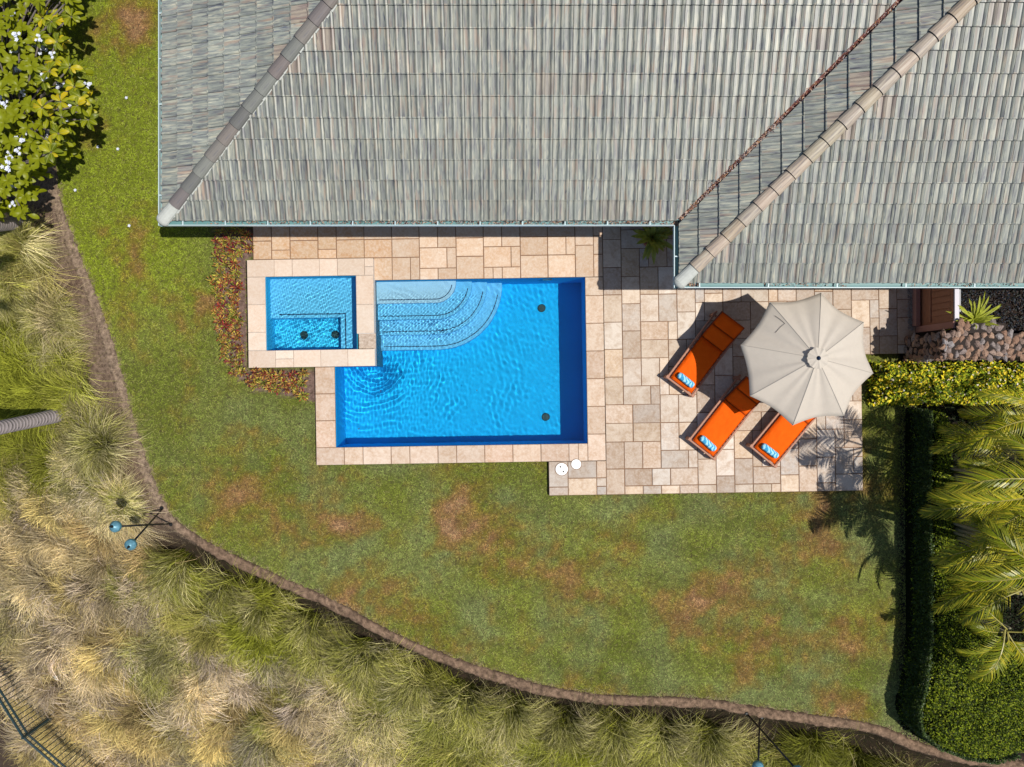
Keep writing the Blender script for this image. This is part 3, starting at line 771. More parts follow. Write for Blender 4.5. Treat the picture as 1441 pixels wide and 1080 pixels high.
def slope(name, O, e, n, u0, u1, courses, clips, mat, tint):
    """O eave corner; e along the eave; n up the slope in plan; clips = [(point, normal)] keep normal side"""
    O = Vector((*O, ZE)); e = Vector((*e, 0)); n = Vector((*n, 0)); s = (n + Vector((0, 0, SL))).normalized(); nz = e.cross(s).normalized()
    if nz.z < 0: nz = -nz
    flip = e.cross(s).z < 0
    ex = -e if flip else e
    me0 = None; out = []
    for c in range(courses):
        for k in range(math.floor(u0/TW), math.ceil(u1/TW)):
            org = O + e*(k*TW) + n*(c*TD) + Vector((0, 0, SL*c*TD))
            if flip: org = org + e*TW
            Mx = Matrix(((ex.x, s.x, nz.x, org.x), (ex.y, s.y, nz.y, org.y), (ex.z, s.z, nz.z, org.z), (0, 0, 0, 1)))
            cs = [org, org+ex*TW, org+ex*TW+s*TD*SQ, org+s*TD*SQ]
            cut = []; drop = False
            for p, m in clips:
                ds = [(v.x-p[0])*m[0]+(v.y-p[1])*m[1] for v in cs]
                if max(ds) <= .01: drop = True; break
                if min(ds) < 0.055: cut.append((p, m))
            if drop: continue
            ctr = sum(cs, Vector())/4; px = [(720.5+F*v.x/(H-v.z), 540-F*v.y/(H-v.z)) for v in cs]
            area = abs(sum(px[i][0]*px[(i+1) % 4][1]-px[(i+1) % 4][0]*px[i][1] for i in range(4)))/2
            if cut:
                d0 = min((ctr.x-p[0])*m[0]+(ctr.y-p[1])*m[1] for p, m in cut); area *= min(1, max(.05, .5+d0/TW))
            vis = all(-4 < q_[0] < 1445 for q_ in px) and all(-6 < q_[1] for q_ in px); part_vis = any(0 < q_[0] < 1441 and q_[1] > 0 for q_ in px)
            out.append((area*(1 if vis else (.5 if part_vis else .001)), Mx, cut))
    return dict(name=name, tiles=out, mat=mat, O=O, flip=flip)
s_main = slope('main', (XL, EM), (1, 0), (0, 1), 0, 21, 14, [((XL, EM), (.7071, -.7071)), ((XW, EM), (-.7071, .7071))], roof_mat('roof_tiles_south', (XL, EM), (1, 0), (0, 1), TW, TD), 0)
s_left = slope('left', (XL, EM), (0, 1), (1, 0), 0, 6.2, 13, [((XL, EM), (-.7071, .7071))], roof_mat('roof_tiles_west', (XL, EM), (0, 1), (1, 0), TW, TD, 1.25), 0)  # gain brightens the west slope's colour in place of sky sheen
s_wing = slope('wing', (XW, YW), (1, 0), (0, 1), 0, 10.6, 14, [((XW, YW), (.7071, -.7071)), ((XW+10.6, YW), (-.7071, -.7071))], roof_mat('roof_tiles_wing_south', (XW, YW), (1, 0), (0, 1), TW, TD), 0)
s_wl = slope('wing_west', (XW, YW), (0, 1), (1, 0), 0, 7, 14, [((XW, YW), (-.7071, .7071)), ((XW, EM), (.7071, -.7071))], roof_mat('roof_tiles_wing_west', (XW, YW), (0, 1), (1, 0), TW, TD, 1.12), 0)  # wing's west slope colour is lifted for the same sheen
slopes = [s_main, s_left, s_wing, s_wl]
allt = sorted([(t_[0], si, ti) for si, s_ in enumerate(slopes) for ti, t_ in enumerate(s_['tiles'])], reverse=True)
chosen = {(si, ti) for _, si, ti in allt[:298]}
# roof decks under the tiles
def plane_z(O, n, x, y): return ZE + SL*((x-O[0])*n[0]+(y-O[1])*n[1])
decks = {0: [(XL, EM), (XW, EM), (XW+5.2, EM+5.2), (XL+5.2, EM+5.2)], 1: [(XL, EM), (XL+5.2, EM+5.2), (XL+5.2, 8.9), (XL, 14.1)],
         2: [(XW, YW), (XW+10.6, YW), (XW+5.3, YW+5.3)], 3: [(XW, YW), (XW+5.3, YW+5.3), (XW+5.3, EM+5.3), (XW, EM)]}
On = {0: ((XL, EM), (0, 1)), 1: ((XL, EM), (1, 0)), 2: ((XW, YW), (0, 1)), 3: ((XW, YW), (1, 0))}
for si, s_ in enumerate(slopes):
    bm = bmesh.new(); vs = [bm.verts.new((x, y, plane_z(*On[si], x, y)-.02)) for x, y in decks[si]]; vb = [bm.verts.new((x, y, plane_z(*On[si], x, y)-.12)) for x, y in decks[si]]
    bm.faces.new(vs); bm.faces.new(vb[::-1]); m_ = len(vs)
    for k in range(m_): bm.faces.new((vb[k], vb[(k+1) % m_], vs[(k+1) % m_], vs[k]))
    bmesh.ops.recalc_face_normals(bm, faces=bm.faces)
    ro = add_world('roof_slope', bm, M['underlay'])
    b0 = tile_bm(Matrix.Identity(4)); me0 = bm_mesh('roof_tile', b0, s_['mat']); me0.materials.append(M['tile_edge_shade'])
    rest = bmesh.new(); nrest = 0
    for ti, (ar, Mx, cut) in enumerate(s_['tiles']):
        pick = (si, ti) in chosen
        jit = Matrix.Rotation(random.uniform(-.004, .004), 4, 'Z') @ Matrix.Translation((0, random.uniform(-.003, .003), random.uniform(0, .003)))
        Mt = Mx @ jit
        if pick and not cut:
            o = link('roof_tile', me0, ro); o.matrix_local = Matrix.Translation(-HL) @ Mt; continue
        b1 = tile_bm(Mt)
        for p, m in cut:
            g = b1.verts[:]+b1.edges[:]+b1.faces[:]
            bmesh.ops.bisect_plane(b1, geom=g, plane_co=(p[0]+m[0]*.04, p[1]+m[1]*.04, 0), plane_no=(-m[0], -m[1], 0), clear_outer=True)
        if not b1.faces: b1.free(); continue
        if pick: add_world('roof_tile', b1, s_['mat'], ro).data.materials.append(M['tile_edge_shade'])
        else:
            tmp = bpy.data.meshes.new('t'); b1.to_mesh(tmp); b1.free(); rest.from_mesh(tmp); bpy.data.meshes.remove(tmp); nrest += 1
    if nrest: sr_ = add_world('small_roof_tiles', rest, s_['mat'], ro); sr_.data.materials.append(M['tile_edge_shade']); tag(sr_, kind='stuff')
    else: rest.free()
# far slopes behind the ridges and gables, plain
bm = bmesh.new()
for pts in ([(XL, 14.1, ZE), (XL+5.2, 8.9, ZE+SL*5.2), (12, 8.9, ZE+SL*5.2), (12, 14.1, ZE)], [(XL+5.2, EM+5.2, ZE+SL*5.2), (XW+5.3, EM+5.2, ZE+SL*5.2), (12, 8.9, ZE+SL*5.2), (XL+5.2, 8.9, ZE+SL*5.2)],
            [(XW+10.6, YW, ZE), (XW+10.6, 14.1, ZE), (XW+5.3, 14.1, ZE+SL*5.3), (XW+5.3, YW+5.3, ZE+SL*5.3)]):
    bm.faces.new([bm.verts.new(p) for p in pts])
add_world('rear_roof', bm, s_main['mat'])
# hip caps
def cap_mesh(ln, r, mat, flat=.75, name='hip_cap'):
    bm = bmesh.new(); n = 8; rows = []
    for x_, rr, lift in ((-.02, r*1.06, .012), (.03, r*1.04, .012), (ln, r*.94, -.006)):
        rows.append([bm.verts.new((x_, math.cos(math.pi*k/n)*rr, math.sin(math.pi*k/n)*rr*flat+lift)) for k in range(n+1)])
    low = [bm.verts.new((-.035, math.cos(math.pi*k/n)*(r*.92), math.sin(math.pi*k/n)*r*.92*flat-.012)) for k in range(n+1)]
    for a_, b_ in ((rows[0], rows[1]), (rows[1], rows[2]), (low, rows[0])):
        for k in range(n): bm.faces.new((a_[k], a_[k+1], b_[k+1], b_[k]))
    bmesh.ops.recalc_face_normals(bm, faces=bm.faces); bm.faces.ensure_lookup_table()
    for f in bm.faces[2*n:]: f.material_index = 1
    me = bm_mesh(name, bm, mat, False); me.materials.append(M['tile_edge_shade']); return me
def hip(x0, y0, n, mat, r=.13, step=.405):
    d = Vector((1, 1, SL)).normalized(); side = Vector((1, -1, 0)).normalized(); up = side.cross(d).normalized()
    if up.z < 0: up = -up; side = -side
    me = cap_mesh(step+.03, r, mat); me_end = cap_mesh(step+.03, r*1.02, M['mortar'])
    side = up.cross(d)
    for k in range(n):
        org = Vector((x0, y0, ZE)) + d*(.02+k*step) + up*.012
        Mx = Matrix(((d.x, side.x, up.x, org.x), (d.y, side.y, up.y, org.y), (d.z, side.z, up.z, org.z), (0, 0, 0, 1)))
        o = link('hip_cap', me_end if k == 0 else me, house); o.matrix_local = Matrix.Translation(-HL) @ Mx @ Matrix.Rotation(random.uniform(-.012, .012), 4, 'Z')
    bm = bmesh.new()                                   # rounded end of the first cap
    org = Vector((x0, y0, ZE)) + d*.02 + up*.01; Mx = Matrix(((d.x, side.x, up.x, org.x), (d.y, side.y, up.y, org.y), (d.z, side.z, up.z, org.z), (0, 0, 0, 1)))
    prev = None
    for j in range(6):
        a_ = j/5*math.pi/2; rr = r*1.07*math.cos(a_); xx = -.02 - math.sin(a_)*.10
        ring = [bm.verts.new(Mx @ Vector((xx, math.cos(math.pi*k/8)*rr, math.sin(math.pi*k/8)*rr*.75+.012*math.cos(a_)))) for k in range(9)]
        if prev:
            for k in range(8): bm.faces.new((prev[k], prev[k+1], ring[k+1], ring[k]))
        prev = ring
    bmesh.ops.remove_doubles(bm, verts=bm.verts, dist=.0005); bmesh.ops.recalc_face_normals(bm, faces=bm.faces)
    add_world('hip_end', bm, M['mortar'], None, True)
hip(XL, EM, 17, M['cap_grey']); hip(XW, YW, 18, M['cap'])
# mortar bedding that shows beside the left hip
bm = bmesh.new()
for k in range(46):
    t_ = .15+k*.115+random.uniform(-.03, .03); s0 = .125+random.uniform(-.008, .012)
    c = Vector((XL+t_*.7071+s0*.7071, EM+t_*.7071-s0*.7071, ZE+SL*(t_*.7071-s0*.7071)+.035))
    tube(bm, [c-Vector((.05, .05, .02)), c+Vector((.05, .05, .02))], [.018+random.random()*.014, .006+random.random()*.012], 5)
add_world('hip_mortar', bm, M['mortar'])
# valley flashing and the leaves lying in it
bm = bmesh.new(); vy = []
for k in range(2):
    t_ = k*5.4
    for s0, dz in ((-.10, .03), (0, -.02), (.10, .03)):
        vy.append(bm.verts.new((XW+t_+s0*.7071, EM+t_-s0*.7071, ZE+SL*t_+dz)))
for j in range(2): bm.faces.new((vy[j], vy[j+1], vy[j+4], vy[j+3]))
add_world('valley_flashing', bm, plain('rusty_flashing', (.16,.06,.05), .7, .2, var=.4, scale=12))
def debris(n, fn, name, size=(.02, .07)):
    p = []; 
    for _ in range(n): p.append(fn())
    p = np.array(p); cc = np.array([(.30,.16,.11), (.14,.07,.06), (.50,.40,.34), (.08,.06,.07), (.42,.24,.13), (.34,.30,.30)])[RNG.integers(0, 6, n)]
    az = math.pi/4 + RNG.normal(0, .7, n)
    V, Fc, C = leaves(p, az, RNG.uniform(-.3, .4, n), RNG.uniform(*size, n), RNG.uniform(.008, .022, n), cc)
    V = V - np.array(HL)
    return tag(link(name, mesh_np(name, V, Fc, M['debris'], C), house), kind='stuff')
def vf():
    while True:
        t_ = random.uniform(0, 5.3)
        if random.random() < (.35+.65*(vnoise(np.array([t_*1.1]), np.array([.5]), 4)[0] > .45)): break
    s0 = random.gauss(0, .032); return (XW+t_+s0*.7071, EM+t_-s0*.7071, ZE+SL*t_+.02+random.random()*.04)
debris(1500, vf, 'valley_leaves', (.03, .10))
# gutters
def gutter(A, B, out, bstep, b0):
    """A to B along the eave, out = outward unit vector"""
    A = Vector((*A, ZE)); B = Vector((*B, ZE)); o = Vector((*out, 0)); d = (B-A)
    root_ = None; bm = bmesh.new()
    prof = [(0, .0), (0, -.085), (.055, -.10), (.092, -.085)]
    ra = [bm.verts.new(A + o*x_ + Vector((0, 0, z_))) for x_, z_ in prof]; rb = [bm.verts.new(B + o*x_ + Vector((0, 0, z_))) for x_, z_ in prof]
    for k in range(len(prof)-1): bm.faces.new((ra[k], rb[k], rb[k+1], ra[k+1]))
    g = add_world('gutter', bm, M['gutter'])
    bm = bmesh.new(); dn = d.normalized()
    for seg in ((.090, .106, -.105, .004),):
        vs = []
        for q_ in (A, B):
            for x_, z_ in ((seg[0], seg[2]), (seg[0], seg[3]), (seg[1], seg[3]), (seg[1], seg[2])): vs.append(bm.verts.new(q_ + o*x_ + Vector((0, 0, z_))))
        for k in range(4): bm.faces.new((vs[k], vs[(k+1) % 4], vs[4+(k+1) % 4], vs[4+k]))
        bm.faces.new(vs[:4]); bm.faces.new(vs[4:][::-1])
    bmesh.ops.recalc_face_normals(bm, faces=bm.faces)
    add_world('gutter_lip', bm, M['gutter_lip'], g)
    t_ = b0
    while t_ < d.length:
        bm = bmesh.new(); c = A + dn*t_
        for k in (0,):
            p0, p1 = c + o*(-.005), c + o*.102
            vv = []
            for z_ in (-.012, .006):
                vv += [bm.verts.new(p + dn*s_ + Vector((0, 0, z_))) for p in (p0, p1) for s_ in (-.012, .012)]
            for f in ((0,1,3,2), (4,6,7,5), (0,4,5,1), (2,3,7,6), (0,2,6,4), (1,5,7,3)): bm.faces.new([vv[i] for i in f])
        add_world('gutter_bracket', bm, M['gutter_lip'], g); t_ += bstep
gutter((XL-.0, EM), (XW-.105, EM), (0, -1), .84, .38)
gutter((XL, EM-.106), (XL, 12), (-1, 0), .9, .6)
gutter((XW, YW-.106), (XW, EM-.1), (-1, 0), 1.2, .62)
gutter((XW-.0, YW), (XW+10.6, YW), (0, -1), 1.36, .40)
def gf():
    x_ = XL + .2 + random.random()**.7*(XW-XL-.3); return (x_, EM-.05+random.uniform(-.03, .03), ZE-.07+random.random()*.05)
debris(900, gf, 'gutter_leaves', (.02, .06))
def gf2():
    x_ = XW + random.choice((random.random()*.4, 1.7+random.random()*1.6, 4.6+random.random()*2.2)); return (x_, YW-.05+random.uniform(-.03, .03), ZE-.07+random.random()*.05)
debris(260, gf2, 'gutter_leaves', (.02, .06))
# walls, fascia, doors under the eaves
def wall(x0, x1, y0, y1, z0=0, z1=ZE-.05, mat='stucco', name='wall'):
    bm = bmesh.new(); box(bm, x0, x1, y0, y1, z0, z1); return add_world(name, bm, M[mat])
wall(-5.9, 4.3, EM+1.0, EM+1.2); wall(-5.9, -5.7, EM+1.2, 13); wall(4.3, 4.5, YW+1.0, EM+1.0); wall(4.5, 13, YW+1.0, YW+1.2); wall(12.8, 13, YW+1.2, 13); wall(-5.7, 12.8, 12.8, 13)
bm = bmesh.new(); box(bm, XL+.005, XW, EM+.003, EM+.03, ZE-.16, ZE-.005); box(bm, XW+.003, XW+10.6, YW+.003, YW+.03, ZE-.16, ZE-.005); box(bm, XL+.003, XL+.03, EM+.03, 13.9, ZE-.16, ZE-.005); box(bm, XW+.003, XW+.03, YW+.03, EM, ZE-.16, ZE-.005)
add_world('fascia', bm, M['gutter'])
glass = NT('door_glass').bsdf((.03,.05,.06), .08, .6)
for x0 in (-3.6, -1.4, .8):
    bm = bmesh.new()
    for (a_, b_, c_, d_) in ((x0, x0+1.9, .15, .22), (x0, x0+1.9, 2.25, 2.32), (x0, x0+.07, .22, 2.25), (x0+1.83, x0+1.9, .22, 2.25), (x0+.91, x0+.98, .22, 2.25)): box(bm, a_, b_, EM+.96, EM+.998, c_, d_)
    fr = add_world('glass_door', bm, M['gutter_lip'])
    for k in range(2):
        bm = bmesh.new(); box(bm, x0+.07+k*.91, x0+.91+k*.92, EM+.975, EM+.985, .22, 2.25); add_world('pane', bm, glass, fr)

# ------------------------------------------------------------------ umbrella
UX, UY = P(1135.6, 505.6, 2.2)
um = thing('patio_umbrella', 'large octagonal beige parasol open over the orange loungers', 'umbrella', (UX, UY, ZD))
RU = 1.40; ZT, ZB = 2.75-ZD, 2.2-ZD
def fabric():
    t = NT('umbrella_canvas'); ps = t.pos(); n1 = t.noise(6, 3, ps, .5, dist=1.2); n2 = t.noise(240, 2, ps)
    c = t.mix(t.ramp(n1, [(.3, 0.0), (.7, .25)]), (.62,.565,.49), (.50,.455,.40)); c = t.mix(.12, c, n2, 'MULTIPLY')
    return t.bsdf(c, .85, .1, t.bump(n1, .12, .02), 0, .12, (.5,.46,.38))
M['canvas'] = fabric()
A0 = math.radians(78)
for k in range(8):
    a0, a1 = A0+k*math.pi/4, A0+(k+1)*math.pi/4; bm = bmesh.new(); nr_, na = 12, 12; g = []
    for i in range(nr_+1):
        t_ = .115 + (1-.115)*i/nr_; row = []
        for j in range(na+1):
            f = j/na; bow = math.sin(math.pi*f)
            a_ = a0+(a1-a0)*f
            # chord between ribs, pulled inwards at the hem, sagging in the middle of the panel
            rr = RU*t_*math.cos(math.pi/8)/math.cos((f-.5)*math.pi/4)*(1-.055*bow*t_**2.5)
            z = ZT - (ZT-ZB)*(t_**1.12) - .105*bow*t_*(1-.45*t_) + .030*math.sin(4*f*math.pi+k*2.1+t_*1.2)*bow*t_*(1.15-t_)*2 + .03*abs(math.sin(1.5*f*math.pi+k))*bow*(1-t_)*t_*2
            row.append(bm.verts.new((rr*math.cos(a_), rr*math.sin(a_), z)))
        g.append(row)
    for i in range(nr_):
        for j in range(na): bm.faces.new((g[i][j], g[i+1][j], g[i+1][j+1], g[i][j+1]))
    hm = [bm.verts.new(v.co + Vector((0, 0, -.03))) for v in g[-1]]
    for j in range(na): bm.faces.new((g[-1][j], hm[j], hm[j+1], g[-1][j+1]))
    pn = link('canopy_panel', bm_mesh('canopy_panel', bm, M['canvas'], True), um)
    bm = bmesh.new(); d = Vector((math.cos(a0), math.sin(a0), 0)); pts = []
    for i in range(9):
        t_ = .12+.88*i/8; pts.append(d*RU*t_*1.003 + Vector((0, 0, ZT-(ZT-ZB)*t_**1.12+.003)))
    tube(bm, pts, .006, 5); link('seam', bm_mesh('seam', bm, plain('seam_thread', (.38,.35,.31), .9)), um) if k == 0 else link('seam', bm_mesh('seam', bm, bpy.data.materials['seam_thread']), um)
    bm = bmesh.new(); tube(bm, [d*.03+Vector((0, 0, ZT-.06)), d*RU*.97+Vector((0, 0, ZB-.02))], .009, 6); link('rib', bm_mesh('rib', bm, M['pole_metal']), um)
    bm = bmesh.new(); tube(bm, [d*.03+Vector((0, 0, ZT-.65)), d*RU*.55+Vector((0, 0, ZT-(ZT-ZB)*.55-.05))], .007, 6); link('strut', bm_mesh('strut', bm, M['pole_metal']), um)
bm = bmesh.new(); rows = []                             # scalloped vent cap
for i in range(5):
    row = []; t_ = i/4
    for j in range(48):
        a_ = j/48*2*math.pi; rp = abs(math.sin((a_-A0)*4)); rr = .035+.165*t_*(1+.10*rp*t_); row.append(bm.verts.new((rr*math.cos(a_), rr*math.sin(a_), ZT+.075-.07*t_ + .035*rp*t_ - .022*math.cos(16*a_)*t_*t_)))
    rows.append(row)
for i in range(4):
    for j in range(48): bm.faces.new((rows[i][j], rows[i+1][j], rows[i+1][(j+1) % 48], rows[i][(j+1) % 48]))
link('vent_cap', bm_mesh('vent_cap', bm, M['canvas'], True), um)
bm = bmesh.new(); lathe(bm, [(.026, ZT+.04), (.043, ZT+.055), (.045, ZT+.075), (.03, ZT+.10), (.008, ZT+.115)], 18); link('finial', bm_mesh('finial', bm, M['finial'], True), um)
bm = bmesh.new(); tube(bm, [(0, 0, .05), (0, 0, ZT+.05)], .022, 12); link('pole', bm_mesh('pole', bm, M['pole_metal'], True), um)
bm = bmesh.new(); lathe(bm, [(.26, 0), (.26, .04), (.22, .07), (.05, .09), (.04, .3), (.03, .3)], 24); link('base', bm_mesh('base', bm, M['black']), um)
# a thin dark bent line near the north-west hem
bm = bmesh.new(); 
def on_can(px, py):
    z = 2.35
    for _ in range(8):
        x_, y_ = P(px, py, z); r_ = math.hypot(x_-UX, y_-UY)/RU; z = ZT+ZD-(ZT-ZB)*r_**1.12-.06*math.sin(math.pi*(((math.atan2(y_-UY, x_-UX)-A0) % (math.pi/4))/(math.pi/4)))+.002
    return Vector((x_-UX, y_-UY, z-ZD))
tube(bm, [on_can(1090.5, 444.5), on_can(1097, 449), on_can(1104.5, 455.5), on_can(1098, 461), on_can(1091, 468.5)], .004, 5)
link('bent_mark', bm_mesh('bent_mark', bm, plain('bent_mark_dark', (.09,.08,.07), .9)), um)

# ------------------------------------------------------------------ loungers
def orange():
    t = NT('orange_canvas'); ps = t.pos(); n1 = t.noise(7, 3, ps); n2 = t.noise(300, 2, ps)
    c = t.mix(n1, (.78,.095,.003), (.88,.135,.005)); c = t.mix(.15, c, n2, 'MULTIPLY')
    n3 = t.noise(3.2, 3, ps, .5, dist=1.5)
    return t.bsdf(c, .85, .1, t.bump(t.math('ADD', n1, t.math('MULTIPLY', n3, 1.8)), .5, .022))
M['orange'] = orange()
def towel_mat():
    t = NT('turquoise_print'); tc = t.n('TexCoord').outputs['Object']
    v = t.n('TexVoronoi', feature='SMOOTH_F1'); v.inputs['Scale'].default_value = 16; t.l(tc, v.inputs['Vector'])
    wv = t.n('TexWave', wave_type='BANDS', bands_direction='DIAGONAL'); wv.inputs['Scale'].default_value = 5.5; wv.inputs['Distortion'].default_value = 9; wv.inputs['Detail'].default_value = 1; t.l(tc, wv.inputs['Vector'])
    c = t.mix(t.ramp(wv.outputs[1], [(.35, 0.0), (.48, 1.0)]), (.06,.33,.58), (.36,.68,.84))
    c = t.mix(t.ramp(v.outputs[0], [(.16, 1.0), (.26, 0.0)]), c, (.03,.24,.50))
    return t.bsdf(c, .9, .1)
M['towel'] = towel_mat()
LW, LLn, HB = .71, 1.92, 1.26
def cushion(bm, x0, x1, M4, wd=.60, th=.075):
    """rounded pad from x0 to x1"""
    n = 8; nx_ = 8; g = []
    for s_ in (0, 1):
        pass
    ys = [-wd/2+wd*k/n for k in range(n+1)]; xs = [x0+(x1-x0)*k/nx_ for k in range(nx_+1)]
    top = [[None]*(n+1) for _ in xs]; botm = [[None]*(n+1) for _ in xs]
    for i, x_ in enumerate(xs):
        for j, y_ in enumerate(ys):
            ed = min(1, min(x_-x0, x1-x_)/.05+.0)*1.0; ey = min(1, (wd/2-abs(y_))/.06); q_ = math.sqrt(max(0, min(ed, ey)))
            top[i][j] = bm.verts.new(M4 @ Vector((x_, y_, th*.55 + th*.45*q_))); botm[i][j] = bm.verts.new(M4 @ Vector((x_, y_, 0)))
    for i in range(nx_):
        for j in range(n):
            bm.faces.new((top[i][j], top[i+1][j], top[i+1][j+1], top[i][j+1])); bm.faces.new((botm[i][j], botm[i][j+1], botm[i+1][j+1], botm[i+1][j]))
    for i in range(nx_):
        bm.faces.new((botm[i][0], botm[i+1][0], top[i+1][0], top[i][0])); bm.faces.new((botm[i+1][n], botm[i][n], top[i][n], top[i+1][n]))
    for j in range(n):
        bm.faces.new((botm[0][j+1], botm[0][j], top[0][j], top[0][j+1])); bm.faces.new((botm[nx_][j], botm[nx_][j+1], top[nx_][j+1], top[nx_][j]))
def piping(x0, x1, M4, parent, wd=.60, z=.052):
    bm = bmesh.new(); a_ = wd/2+.001
    tube(bm, [M4 @ Vector(p) for p in ((x0, -a_, z), (x1, -a_, z), (x1+.001, a_, z), (x0, a_, z), (x0, -a_+.004, z))], .0065, 5)
    if 'orange_piping' not in bpy.data.materials: plain('orange_piping', (.30,.045,.004), .8, .1)
    link('piping', bm_mesh('piping', bm, bpy.data.materials['orange_piping']), parent)
def make_lounger(label, loc, rz, back=.50):
    t_ = thing('sun_lounger', label, 'sun lounger', loc, rz, 'orange sun loungers on the patio')
    zr = .33
    for s_ in (-1, 1):
        bm = bmesh.new(); box(bm, 0, LLn, s_*LW/2-.02, s_*LW/2+.02, zr-.075, zr, bev=.004); link('side_rail', bm_mesh('side_rail', bm, M['wood']), t_)
        for x_ in (.04, LLn-.10):
            bm = bmesh.new(); box(bm, x_-.035, x_+.035, s_*(LW/2+.005)-.035, s_*(LW/2+.005)+.035, 0, zr+.012, bev=.005); link('leg', bm_mesh('leg', bm, M['wood']), t_)
    bm = bmesh.new(); box(bm, .005, .045, -LW/2+.02, LW/2-.02, zr-.075, zr+.004, bev=.004); link('foot_rail', bm_mesh('foot_rail', bm, M['wood']), t_)
    bm = bmesh.new(); box(bm, LLn-.12, LLn-.08, -LW/2+.02, LW/2-.02, zr-.075, zr-.01, bev=.004); link('head_rail', bm_mesh('head_rail', bm, M['wood']), t_)
    for k in range(11):
        x_ = .09+k*.108; bm = bmesh.new(); box(bm, x_, x_+.07, -LW/2+.02, LW/2-.02, zr-.035, zr-.018); link('slat', bm_mesh('slat', bm, M['wood']), t_)
    Mb = Matrix.Translation((HB, 0, zr-.03)) @ Matrix.Rotation(-back, 4, 'Y')
    bm = bmesh.new()
    for s_ in (-1, 1): box(bm, 0, .74, s_*(LW/2-.05)-.018, s_*(LW/2-.05)+.018, -.02, .02, Mb)
    box(bm, .70, .74, -LW/2+.068, LW/2-.068, -.02, .02, Mb)
    br = link('back_frame', bm_mesh('back_frame', bm, M['wood_dark']), t_)
    for k in range(6):
        bm = bmesh.new(); box(bm, .06+k*.108, .13+k*.108, -LW/2+.068, LW/2-.068, -.005, .012, Mb); link('slat', bm_mesh('slat', bm, M['wood_dark']), br)
    bm = bmesh.new()
    for s_ in (-1, 1): tube(bm, [Mb @ Vector((.45, s_*.22, -.02)), Vector((LLn-.28, s_*.22, zr-.06))], .012, 6)
    link('prop', bm_mesh('prop', bm, M['wood_dark']), t_)
    Mf = Matrix.Translation((0, 0, zr-.015)); bm = bmesh.new(); cushion(bm, .055, HB-.002, Mf); piping(.055, HB-.002, Mf, link('seat_cushion', bm_mesh('seat_cushion', bm, M['orange'], True), t_))
    Mb2 = Matrix.Translation((HB, 0, zr-.012)) @ Matrix.Rotation(-back, 4, 'Y')
    bm = bmesh.new(); cushion(bm, .012, .385, Mb2); piping(.012, .385, Mb2, link('back_cushion', bm_mesh('back_cushion', bm, M['orange'], True), t_))
    bm = bmesh.new(); cushion(bm, .395, .735, Mb2); piping(.395, .735, Mb2, link('back_cushion', bm_mesh('back_cushion', bm, M['orange'], True), t_))
    return t_
def towel(label, loc, rz):
    t_ = thing('rolled_towel', label, 'towel', loc, rz, 'rolled towels on the loungers')
    bm = bmesh.new(); n = 22; nx_ = 10; rows = []
    for i in range(nx_+1):
        x_ = -.21+.42*i/nx_; row = []
        en = min(1, min(i, nx_-i)/1.5+.55)
        for k in range(n+1):
            a_ = 2*math.pi*k/n*1.0 + .4; r_ = (.066 + .006*k/n + random.uniform(-.001, .001))*en**.35
            row.append(bm.verts.new((x_, r_*math.cos(a_)*1.08, .062+r_*.82*math.sin(a_))))
        rows.append(row)
    for i in range(nx_):
        for k in range(n): bm.faces.new((rows[i][k], rows[i][k+1], rows[i+1][k+1], rows[i+1][k]))
    bm.faces.new(rows[0]); bm.faces.new(rows[-1][::-1])
    bmesh.ops.recalc_face_normals(bm, faces=bm.faces)
    link('roll', bm_mesh('roll', bm, M['towel'], True), t_)
    bm = bmesh.new()                                    # spiral of cloth edges at both ends
    for s_ in (-1, 1):
        pts = [(s_*.212, (.012+.045*k/22)*math.cos(k*.75), .062+(.012+.040*k/22)*math.sin(k*.75)) for k in range(23)]; tube(bm, pts, .004, 4)
    link('rolled_edge', bm_mesh('rolled_edge', bm, M['towel']), t_)
    return t_
for (fl, fr_, ang, lab, tl) in (((937.8, 534), (974, 557.4), 53.2, 'orange lounger farthest from the lawn, mostly in the shade of the parasol', 'rolled turquoise towel on the lounger nearest the house'),
                                ((967.5, 621.3), (1006, 646.5), 51.8, 'middle orange lounger with only its head under the parasol', 'rolled turquoise towel on the middle lounger'),
                                ((1053, 630.2), (1093, 658), 50.3, 'orange lounger closest to the palms, its head hidden by the parasol', 'rolled turquoise towel on the lounger nearest the palms')):
    a = P3(*fl, .45); b = P3(*fr_, .45); c = (a+b)/2; rz = math.radians(ang); d = Vector((math.cos(rz), math.sin(rz), 0))
    make_lounger(lab, (c.x, c.y, ZD), rz)
    q_ = c + d*.21; towel(tl, (q_.x, q_.y, ZD+.33-.015+.068), rz+math.pi/2+random.uniform(-.08, .08))

# ------------------------------------------------------------------ gate, lava rock wall, gravel
GX0 = P(1292, 440, ZD)[0]
gate = thing('garden_gate', 'brown slatted wooden gate in a low pink stucco wall under the eave', 'gate', (GX0+.06, 1.75, ZD))
GL = Vector(gate.location)
def gpart(name, mat, boxes, parent=None):
    bm = bmesh.new()
    for b_ in boxes: box(bm, *b_, bev=.003)
    bmesh.ops.translate(bm, vec=-GL, verts=bm.verts); return link(name, bm_mesh(name, bm, mat), parent or gate)
gy0, gy1 = 1.28, 3.0; GZ1 = 1.68
gpart('side_panel', M['gate_wood'], [(GX0, GX0+.05, gy0+.05, gy1, .12, GZ1-.06)])
for k in range(11): gpart('slat', M['gate_wood'], [(GX0-.022, GX0-.001, gy0+.22+k*.14, gy0+.335+k*.14, .75, GZ1-.16)])
gpart('rail', M['gate_wood'], [(GX0-.03, GX0-.001, gy0+.1, gy1, .62, .72)]); gpart('rail', M['gate_wood'], [(GX0-.03, GX0-.001, gy0+.1, gy1, GZ1-.14, GZ1-.04)])
